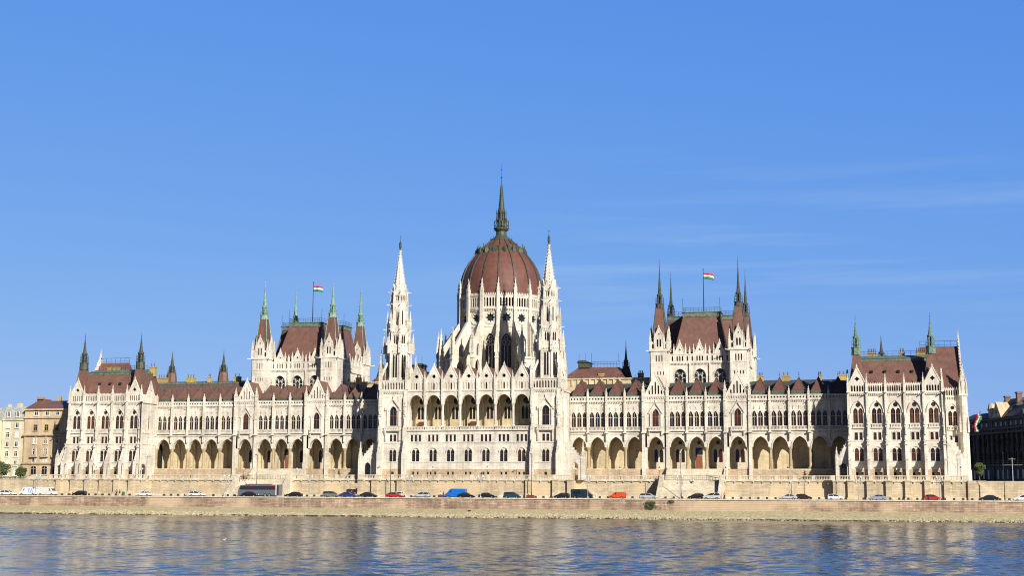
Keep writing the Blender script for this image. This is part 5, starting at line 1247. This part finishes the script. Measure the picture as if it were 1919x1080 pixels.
# ------------------------------------------------------------------ people
def skin(name,verts,edges,rad,mat,parent):
    me=bpy.data.meshes.new(name); me.from_pydata(verts,edges,[]); me.materials.append(M[mat] if isinstance(mat,str) else mat)
    o=bpy.data.objects.new(name,me); COL.objects.link(o); o.parent=parent
    m=o.modifiers.new('skin','SKIN'); m.use_smooth_shade=True
    for v,r in zip(me.skin_vertices[0].data,rad): v.radius=(r,r) if not isinstance(r,tuple) else r
    me.skin_vertices[0].data[0].use_root=True
    s=o.modifiers.new('sub','SUBSURF'); s.levels=1; s.render_levels=1
    return o
def person(X,Y,Z,label,top,legs,rz=0,stride=.12,sit=False,arm=.1):
    t=thing('person',label,'person',(X,Y,Z),rz)
    hz=.93 if not sit else .45
    V=[(0,0,hz),(0,0,hz+.28),(0,0,hz+.5),(0,0,hz+.6),(0,-.015,hz+.72),(0,-.02,hz+.8)]; E=[(0,1),(1,2),(2,3),(3,4),(4,5)]; Rr=[.13,.125,.13,.06,.095,.07]
    def ch(root,pts,rs):
        i=root
        for p,r in zip(pts,rs): V.append(p); Rr.append(r); E.append((i,len(V)-1)); i=len(V)-1
        return i
    for s in (-1,1):
        if sit: ch(0,[(s*.1,-.02,hz),(s*.12,-.42,hz+.03),(s*.12,-.44,hz-.38),(s*.12,-.6,hz-.42)],[.09,.065,.045,.04])
        else: ch(0,[(s*.1,0,hz-.06),(s*.11,s*stride-.02,.5),(s*.11,s*stride*1.6,.08),(s*.11,s*stride*1.6-.16,.04)],[.09,.065,.045,.04])
        h=ch(2,[(s*.2,0,hz+.48),(s*.25,.0,hz+.2),(s*(.26),-arm,hz-.04),(s*.26,-arm-.02,hz-.12)],[.055,.045,.032,.03])
        for k in range(4): ch(h,[(s*.26,-arm-.045+k*.02,hz-.16),(s*.25,-arm-.05+k*.02,hz-.2-.01*(k in(1,2)))],[.009,.008])
        ch(h-0,[(s*.255,-arm-.07,hz-.13),(s*.25,-arm-.085,hz-.16)],[.01,.009])
    skin('body',V,E,Rr,'skin',t)
    # jacket, trousers, hair
    V=[(0,0,hz+.02),(0,0,hz+.28),(0,0,hz+.5)]; E=[(0,1),(1,2)]; Rr=[.16,.15,.155]
    for s in (-1,1):
        n=len(V); V+=[(s*.2,0,hz+.48),(s*.25,0,hz+.2),(s*.26,-arm,hz-.02)]; E+=[(2,n),(n,n+1),(n+1,n+2)]; Rr+=[.075,.062,.05]
    skin('jacket',V,E,Rr,top,t)
    V=[(0,0,hz)]; E=[]; Rr=[.15]
    for s in (-1,1):
        n=len(V)
        V+=[(s*.1,-.02,hz),(s*.12,-.42,hz+.03),(s*.12,-.44,hz-.34)] if sit else [(s*.1,0,hz-.06),(s*.11,s*stride-.02,.5),(s*.11,s*stride*1.6,.1)]
        E+=[(0,n),(n,n+1),(n+1,n+2)]; Rr+=[.11,.085,.065]
    skin('trousers',V,E,Rr,legs,t)
    b=MB(); b.lathe(0,.015,[(.09,hz+.7),(.115,hz+.76),(.105,hz+.84),(.04,hz+.9)],8); b.build('hair','hair',t,smooth=True)
drk=paint('cloth_black',(.015,.015,.018),.9); lgt=paint('cloth_pale',(.6,.58,.52),.9); blu=paint('cloth_blue',(.05,.08,.16),.9); org=paint('cloth_orange',(.5,.2,.03),.9)
person(-103.0,-9.0,ZP,'left one of two people in black on the pavement under the left pavilion',drk,drk,.2)
person(-102.0,-9.0,ZP,'right one of two people in black on the pavement under the left pavilion',drk,drk,-.3)
person(-3.9,-16.5,ZR,'person in a pale top standing between the silver wagon and the blue van',lgt,blu,.8)
person(-3.2,-16.2,ZR,'person in dark clothes standing beside one in a pale top left of the blue van',blu,blu,-.6)
person(61.0,-3.0,-.62,'person in a pale top sitting high on the right river stairs',lgt,blu,0,sit=True)
person(69.8,-9.6,ZP,'person in an orange top at the foot of the right river stairs',org,drk,.4)
person(-76.5,-15.5,ZR,'person in dark clothes beside the open white estate car',drk,drk,1.2)
person(37.8,-16.8,ZR,'person in a pale top at the nose of the dark van',lgt,lgt,1.0)

def gull(X,Y,rz,label):
    t=thing('gull',label,'bird',(X,Y,ZW+.02),rz)
    b=MB(); pr=[(-.26,.10,.0),(-.2,.12,.04),(-.08,.1,.085),(.06,.1,.09),(.14,.14,.06),(.17,.2,.035),(.2,.24,.045),(.24,.235,.035),(.265,.225,.01)]
    rings=[b.P([(x,r*math.cos(k*PI/4)*1.1,z+r*math.sin(k*PI/4)) for k in range(8)]) for x,z,r in pr]
    for A,B in zip(rings,rings[1:]):
        for k in range(8): b.fi([A[k],A[(k+1)%8],B[(k+1)%8],B[k]])
    b.build('body','white',t,smooth=True)
    b=MB()
    for s in (-1,1): b.slab([(.08,.13),(.1,.2),(-.2,.17),(-.38,.15)],[],s*.075,s*.1)
    b.build('wing','greyp',t); b=MB(); b.bar((.26,0,.225),(.33,0,.215),.02); b.build('beak',paint('beak_yellow',(.5,.3,.03)),t)
gull(23.8,-203.2,.3,'white gull floating on the river, left one of two'); gull(72.5,-166.3,2.6,'white gull floating on the river, right one of two')

# ------------------------------------------------------------------ trees and shrubs
def leaves(b,rd,c,r,n,sz):
    for _ in range(n):
        while True:
            p=Vector((rd.uniform(-1,1),rd.uniform(-1,1),rd.uniform(-1,1)))
            if .25<p.length<1: break
        p=Vector(c)+Vector((p.x*r[0],p.y*r[1],p.z*r[2])); u=Vector((rd.gauss(0,1),rd.gauss(0,1),rd.gauss(0,1))).normalized(); v=u.orthogonal().normalized(); s=sz*rd.uniform(.6,1.3)
        b.face([p-u*s,p+v*s*.6,p+u*s,p-v*s*.6])
def tree(X,Y,Z,h,w,label,seed,group=None):
    rd=random.Random(seed); t=thing('leafy_tree',label,'tree',(X,Y,Z),0,group)
    b=MB(); b.lathe(0,0,[(.22,0),(.15,h*.35),(.1,h*.6),(.03,h*.9)],7)
    cs=[]
    for k in range(9):
        a=rd.uniform(0,6.28); rr=w*rd.uniform(.2,.62); z=h*rd.uniform(.38,.86); p=(rr*math.cos(a),rr*math.sin(a),z); cs.append(p); b.bar((0,0,h*.3),p,.07)
    cs.append((0,0,h*.85)); b.build('trunk','bark',t)
    b=MB()
    for c in cs: q=w*rd.uniform(.35,.55); leaves(b,rd,c,(q,q,q*.8),260,.17)
    b.build('crown','leaf',t,norm=False)
tree(-149.5,4,.0,5.2,2.9,'rounded green tree before the pale flats at the left edge',1,'street trees')
tree(-144.2,6,.0,3.9,1.9,'small dark green tree before the brown apartment block',2,'street trees')
tree(133.9,16,-.8,6.2,1.7,'narrow green tree squeezed between the palace and the dark building',4,'street trees')
rd=random.Random(9); b=MB(); 
for k in range(26): leaves(b,rd,(53.2+rd.uniform(-1.3,1.3),-24.5+rd.uniform(-.2,.1),-6.1+rd.uniform(-.9,.7)),(.45,.3,.4),60,.1)
tag(b.build('wall_shrub','leaf',norm=False),'larger dark green shrub rooted in the quay wall','shrub')
b=MB()
for k in range(8): leaves(b,rd,(58.2+rd.uniform(-.7,.7),-24.4,-5.3+rd.uniform(-.2,.2)),(.3,.2,.2),50,.09)
tag(b.build('wall_shrub','leaf',norm=False),'tiny shrub near the quay coping right of the larger one','shrub')
b=MB()
for k in range(150): leaves(b,rd,(-200+k*.44+rd.uniform(-.2,.2),-2.9,.45),(.35,.3,.35),30,.11)
tag(b.build('low_shade_strip','leaf',norm=False),'low dark hedge along the top of the wall at the left edge','strip')  # leafy strip put in for the dark shading along the wall top

# ------------------------------------------------------------------ neighbours
def win_house(T,par,x,y,z,w,h,fm='white',glass='win',arch=False):
    f=MB(T); o=door(x,z,w+.28,z+h-.3,z+h+.16) if arch else rect(x-w/2-.14,x+w/2+.14,z-.14,z+h+.14)
    i=door(x,z+.02,w,z+h-.4,z+h) if arch else rect(x-w/2,x+w/2,z,z+h)
    f.slab(o,[i],y-.1,y+.06); f.box(x-w/2-.3,x+w/2+.3,y-.3,y,z-.28,z-.142); f.box(x-.05,x+.05,y-.06,y+.04,z,z+h-.05); f.box(x-w/2,x+w/2,y-.055,y+.035,z+h*.66,z+h*.66+.09)
    fo=f.build('window',fm,par)
    g=MB(T); g.slab(i,[],y-.03,y+.02); g.build('pane',glass,fo)
def brown_block():
    t=thing('apartment_block','brown stone apartment block with small balconies and a red-brown tiled roof','building',(0,0,0),0,'apartment blocks north of the palace')
    y=15; x0,x1=-149.6,-122; b=MB(); b.box(x0,x1,y,y+22,0.1,21.7)
    for z,p in ((4.9,.5),(13.6,.7),(19.0,.4),(21.5,.6)): b.box(x0-p*.4,x1,y-p,y+.1,z,z+.45)
    for x in (x0+.5,x0+4.3,x0+7.8,x0+11.2): b.box(x-.25,x+.25,y-.18,y,5.4,13.6)
    w=b.build('wall','bstone',t)
    for k,x in enumerate((-145.6,-141.8,-138.1,-132,-127)):
        for z,h,ww in ((20.0,1.5,1.1),(15.3,1.7,1.1),(11.2,1.6,1.1),(7.6,2.0,1.1),(5.5,1.9,1.2)):
            win_house(None or Matrix.Identity(4),w,x,y,z,ww,h,'white' if z!=15.3 else 'chim','winr' if z==15.3 else ('curt' if (k,int(z)) in ((0,11),(1,5),(2,5)) else 'win'))
            if z==7.6: q=MB(); q.box(x-1.2,x+1.2,y-.9,y-.1,6.95,7.15); balus(q,x-1.15,x+1.15,y-.85,7.15,7.9,7,.12); q.build('balcony','bstone',w)
        win_house(Matrix.Identity(4),w,x,y,1.6,1.8,2.6,'bstone','win',True)
    r=MB(); r.slab([(y-.4,21.95),(y+22.4,21.95),(y+13,24.9),(y+7,24.9)],[],x0-.2,x1,'x'); r.slab([(x0+.2,22.0),(x0+5,22.0),(x0+4,25.3),(x0+1.5,25.3)],[],y+4,y+8); r.build('roof','tileb',w)
    c=MB(); c.box(x0+1.4,x0+3.6,y+4,y+5,25,26.0); c.box(x0+6,x0+7,y+8,y+9,24,26.4); c.build('chimney','chim',w)
brown_block()
def pale_block(x0,x1,y,zt,cols,label,front=True):
    t=thing('apartment_block',label,'building',(0,0,0),0,'apartment blocks north of the palace')
    b=MB(); b.box(x0,x1,y,y+16,0.1,zt)
    for z in (4.6,zt-.4): b.box(x0-.1,x1+.1,y-.35,y+.1,z,z+.35)
    w=b.build('wall','cream',t)
    for k,x in enumerate(cols):
        for j in range(6):
            z=1.4+j*(zt-1)/6
            if z+1.8<zt: win_house(Matrix.Identity(4),w,x,y,z,1.0,1.5,'white','curt' if (j+k)%4==1 else 'win')
    r=MB(); r.slab([(y-.2,zt),(y+16,zt),(y+14,zt+4.3),(y+1.6,zt+4.0)],[],x0-.05,x1+.05,'x'); rf=r.build('mansard_roof','zinc',w)
    for x in cols[::1]:
        d=MB(); d.slab(door(x,zt+.5,1.7,zt+2.4,zt+3.1),[],y+.05,y+1.5); d.build('dormer','zinc',rf); win_house(Matrix.Identity(4),w,x,y+.0,zt+.8,.8,1.6,'white','win')
    c=MB(); c.box(x0+1.5,x0+3,y+5,y+6,zt+3.6,zt+5.4); c.box(x1-2.2,x1-1.5,y+8,y+9,zt+3.6,zt+5.6); c.build('chimney','cream',w)
pale_block(-157.6,-150.0,15.4,18.8,(-155.6,-152.4),'narrow pale cream flats with grey mansard beside the brown block')
pale_block(-178,-157.9,13.4,18.4,(-174,-170,-166,-162.2),'pale yellow flats with domed grey dormers cut by the left edge')
def ministry():
    A=Vector((151.8,75,0)); B=Vector((135.5,113,0)); d=(B-A); Ln=d.length; d.normalize()
    n=Vector((0,0,1)).cross(d)
    if n.x<0: n=-n
    T=Matrix(((d.x,n.x,0,A.x),(d.y,n.y,0,A.y),(0,0,1,0),(0,0,0,1)))
    t=thing('ministry_building','huge dark building in shade with columns and steep roofs at the right edge','building')
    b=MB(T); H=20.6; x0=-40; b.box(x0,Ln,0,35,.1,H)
    for z,p in ((5.5,.5),(15.6,1.2),(17.0,.5),(19.9,.9)): b.box(x0,Ln,-p,.1,z,z+.6)
    for k in range(26): x=x0+1+k*(Ln-x0-2)/26; b.lathe(x,-.45,[(.5,6.1),(.42,6.6),(.38,14.8),(.55,15.6)],8)
    for k in range(9): b.box(x0+k*10-.6,x0+k*10+.6,-.35,.1,.1,19.9) if x0+k*10<Ln else None
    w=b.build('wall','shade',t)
    for k in range(25):
        x=x0+1+(k+.5)*(Ln-x0-2)/26
        for z,h in ((1.4,3.2),(6.8,3.2),(11.4,3.0),(17.8,1.6)):
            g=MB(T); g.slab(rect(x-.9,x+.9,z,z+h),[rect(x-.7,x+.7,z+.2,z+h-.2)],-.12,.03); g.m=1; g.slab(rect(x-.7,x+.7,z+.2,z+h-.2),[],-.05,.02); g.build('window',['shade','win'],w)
    r=MB(T); r.slab([(-.2,20.7),(34,20.7),(24,24.3),(4,24.3)],[],x0,11.5,'x'); r.slab([(-.2,20.7),(34,20.7),(24,26.9),(7,26.9)],[],12.5,24,'x'); r.slab([(-.2,20.7),(34,20.7),(24,23),(5,23)],[],24,Ln,'x'); rf=r.build('roof','slate',w)
    for x,zz,ww in ((13.2,28.6,1.0),(8.6,25.8,2.0),(4,26.6,1.5),(-.5,25.8,2.0),(20.5,27.8,.8),(26,24.8,1.4),(31,24.2,1.2)):
        c=MB(T); c.box(x-ww/2,x+ww/2,5,6.6,21,zz); c.box(x-ww/2-.2,x+ww/2+.2,4.8,6.8,zz-.5,zz); c.build('chimney','chim' if x in(8.6,-.5,4) else 'tileb',rf)
    q=MB(T); q.slab([(13.6,20.6),(19.4,20.6),(16.5,25.6)],[circ(16.5,22.4,.6,8)],-.3,6); q.box(13.2,19.8,-.5,3,20.4,20.8); q.lathe(21,.6,[(1.0,20.6),(1.0,23),(1.3,23.2),(.9,25),(.1,25.6)],8); q.build('gabled_dormer','bstone',rf)
    for k in range(6): q=MB(T); q.slab(door(-24+k*5.2,21.0,1.3,22,22.7,3),[],.3,2.6); q.build('dormer','slate',rf)
ministry()
for X,Y,l in ((143.5,30,'left tram pole with cross arms before the dark building'),(150.6,28,'right tram pole with cross arms before the dark building')):
    t=thing('tram_pole',l,'tram pole',(X,Y,.14),0,'tram poles at the right edge'); b=MB(); b.lathe(0,0,[(.12,0),(.1,6.6)],8); b.build('pole','greyp',t)
    b=MB(); b.bar((-2.6,0,4.6),(2.6,0,4.6),.09); b.bar((-.9,0,6.2),(.9,0,6.2),.09); b.build('cross_arm','greyp',t)
b=MB(); 
for k in range(3): b.bar((134,29+k*.3,4.75+k*.6),(175,25+k*.3,4.75+k*.6),.035)
tag(b.build('tram_wires','iron'),'thin overhead tram wires in front of the dark building','wires')

# ------------------------------------------------------------------ flags
def cloth(o,u,v,nx,amp,par,name='flag',droop=0):
    b=MB(); 
    def P(i,j): 
        a=i/nx; p=Vector(o)+Vector(u)*a+Vector(v)*(j/3); ph=a*7.5+j*.4
        return tuple(p+Vector((0,amp*math.sin(ph)*(.3+a),-droop*a*a+.12*amp*math.cos(ph))))
    for j in range(3):
        b.m=j
        for i in range(nx): b.face([P(i,j),P(i+1,j),P(i+1,j+1),P(i,j+1)])
    ob=b.build(name,['fr','fw','fg'],par,smooth=True,norm=False); ob.modifiers.new('thick','SOLIDIFY').thickness=.02; return ob
for s,l,dr in ((-1,'red-white-green flag on a tall pole over the left chamber roof',.35),(1,'red-white-green flag on a tall pole over the right chamber roof',.55)):
    t=thing('flag_and_pole',l,'flag',(s*60.75,31,48.2),0,'flags on the chamber roofs')
    b=MB(); b.lathe(0,0,[(.16,0),(.11,6),(.07,13.2),(.16,13.35),(.02,13.6)],8); b.build('flagpole','iron',t)
    cloth((.1,0,12.3),(2.9,0,0),(0,0,-1.8),14,.3,t,'flag',dr)
t=thing('hanging_flag','furled red-white-green flag hanging from the far right corner of the palace','flag',(131.9,14.6,14.2))
b=MB(); b.bar((-.4,0,.6),(2.9,-1.0,4.2),.1); b.build('flagpole','iron',t)
b=MB()
for j,(x0,x1) in enumerate(((0,.45),(.35,.9),(.8,1.3))):
    b.m=j
    for k in range(8):
        z=3.6-k*.6; sw=.2*math.sin(k*1.1+j); w=.8+.3*math.sin(k*.9); ox=1.7-k*.09+.15*math.sin(k)
        z2=z-.6; sw2=.2*math.sin((k+1)*1.1+j); ox2=1.7-(k+1)*.09+.15*math.sin(k+1)
        b.face([(ox+x0*w,-.8+sw,z),(ox+x1*w,-.9-sw,z),(ox2+x1*w,-.9-sw2,z2),(ox2+x0*w,-.8+sw2,z2)])
fo=b.build('flag',['fr','fw','fg'],t,smooth=True,norm=False); fo.modifiers.new('thick','SOLIDIFY').thickness=.03

# ------------------------------------------------------------------ light, sky, camera
AZ=43; EL=25
sd=Vector((math.sin(R(AZ))*math.cos(R(EL)),-math.cos(R(AZ))*math.cos(R(EL)),math.sin(R(EL))))
sun=bpy.data.lights.new('sun','SUN'); sun.energy=5.0; sun.angle=R(.55); sun.color=(1,.935,.83)
so=bpy.data.objects.new('sun',sun); COL.objects.link(so); so.rotation_euler=sd.to_track_quat('Z','Y').to_euler(); so.location=(80,-200,200)
w=bpy.data.worlds.new('World'); scene.world=w; w.use_nodes=True; t=w.node_tree; bg=t.nodes['Background']
sk=t.nodes.new('ShaderNodeTexSky'); sk.sky_type='NISHITA'; sk.sun_disc=False; sk.sun_elevation=R(EL); sk.sun_rotation=math.atan2(sd.x,sd.y); sk.altitude=100; sk.air_density=1.0; sk.dust_density=.35; sk.ozone_density=3.0
tc=t.nodes.new('ShaderNodeTexCoord')
EXP=.47; STR=.085
se=t.nodes.new('ShaderNodeSeparateColor'); L(t,sk.outputs[0],se.inputs[0]); hs=t.nodes.new('ShaderNodeCombineColor')
for i,(a,p) in enumerate(((.52,.78),(.59,.48),(.88,.12))): L(t,mathn(t,'MULTIPLY',mathn(t,'POWER',se.outputs[i],p),a*STR**p/(STR*2**EXP)),hs.inputs[i])
sp=t.nodes.new('ShaderNodeSeparateXYZ'); L(t,tc.outputs['Generated'],sp.inputs[0])
# sky dimmed overhead and behind the camera to cut the fill light
fz=mathn(t,'MULTIPLY',rng(t,sp.outputs[2],.36,.75,1,.5),rng(t,sp.outputs[1],-.25,.35,.38,1))
cz=t.nodes.new('ShaderNodeCombineColor')
for i in range(3): L(t,fz,cz.inputs[i])
hz=mixc(t,1.,hs.outputs[0],cz.outputs[0],'MULTIPLY')
# thin cirrus streaks, low over the right half
n=noise(t,tc.outputs['Generated'],1.,6,.6,(2.6,2.6,46)); n2=noise(t,tc.outputs['Generated'],1.,3,.5,(2.2,2.2,9))
band=mathn(t,'MULTIPLY',rng(t,sp.outputs[2],.08,.14,0,1),rng(t,sp.outputs[2],.16,.25,1,0))
cf=mathn(t,'MULTIPLY',mathn(t,'MULTIPLY',rng(t,n,.47,.74,0,.7),rng(t,n2,.42,.64,0,1)),band)
cf=mathn(t,'MULTIPLY',cf,rng(t,sp.outputs[0],-.42,-.12,.15,1))
col=mixc(t,cf,hz,(3.4,4.9,7.1))
L(t,col,bg.inputs['Color']); bg.inputs['Strength'].default_value=STR
cam=bpy.data.cameras.new('camera'); co=bpy.data.objects.new('camera',cam); COL.objects.link(co); scene.camera=co
F=2633.774; yaw,pitch,roll=-.2476,.1444,-.0045
cy,sy,cp,sp_,cr,sr=math.cos(yaw),math.sin(yaw),math.cos(pitch),math.sin(pitch),math.cos(roll),math.sin(roll)
rt=Vector((cy,-sy,0)); up=Vector((-sp_*sy,-sp_*cy,cp)); fw=Vector((cp*sy,cp*cy,sp_))
r2=rt*cr-up*sr; u2=rt*sr+up*cr
m=Matrix((r2,u2,-fw)).transposed().to_4x4(); m.translation=(105.9233,-375.1226,-3.1115); co.matrix_world=m
cam.sensor_width=36; cam.sensor_fit='HORIZONTAL'; cam.lens=F/1919*36; cam.clip_start=1; cam.clip_end=12000
scene.view_settings.view_transform='Standard'; scene.view_settings.look='None'; scene.view_settings.gamma=1; scene.view_settings.exposure=EXP
scene.cycles.max_bounces=6; scene.cycles.filter_width=1.05
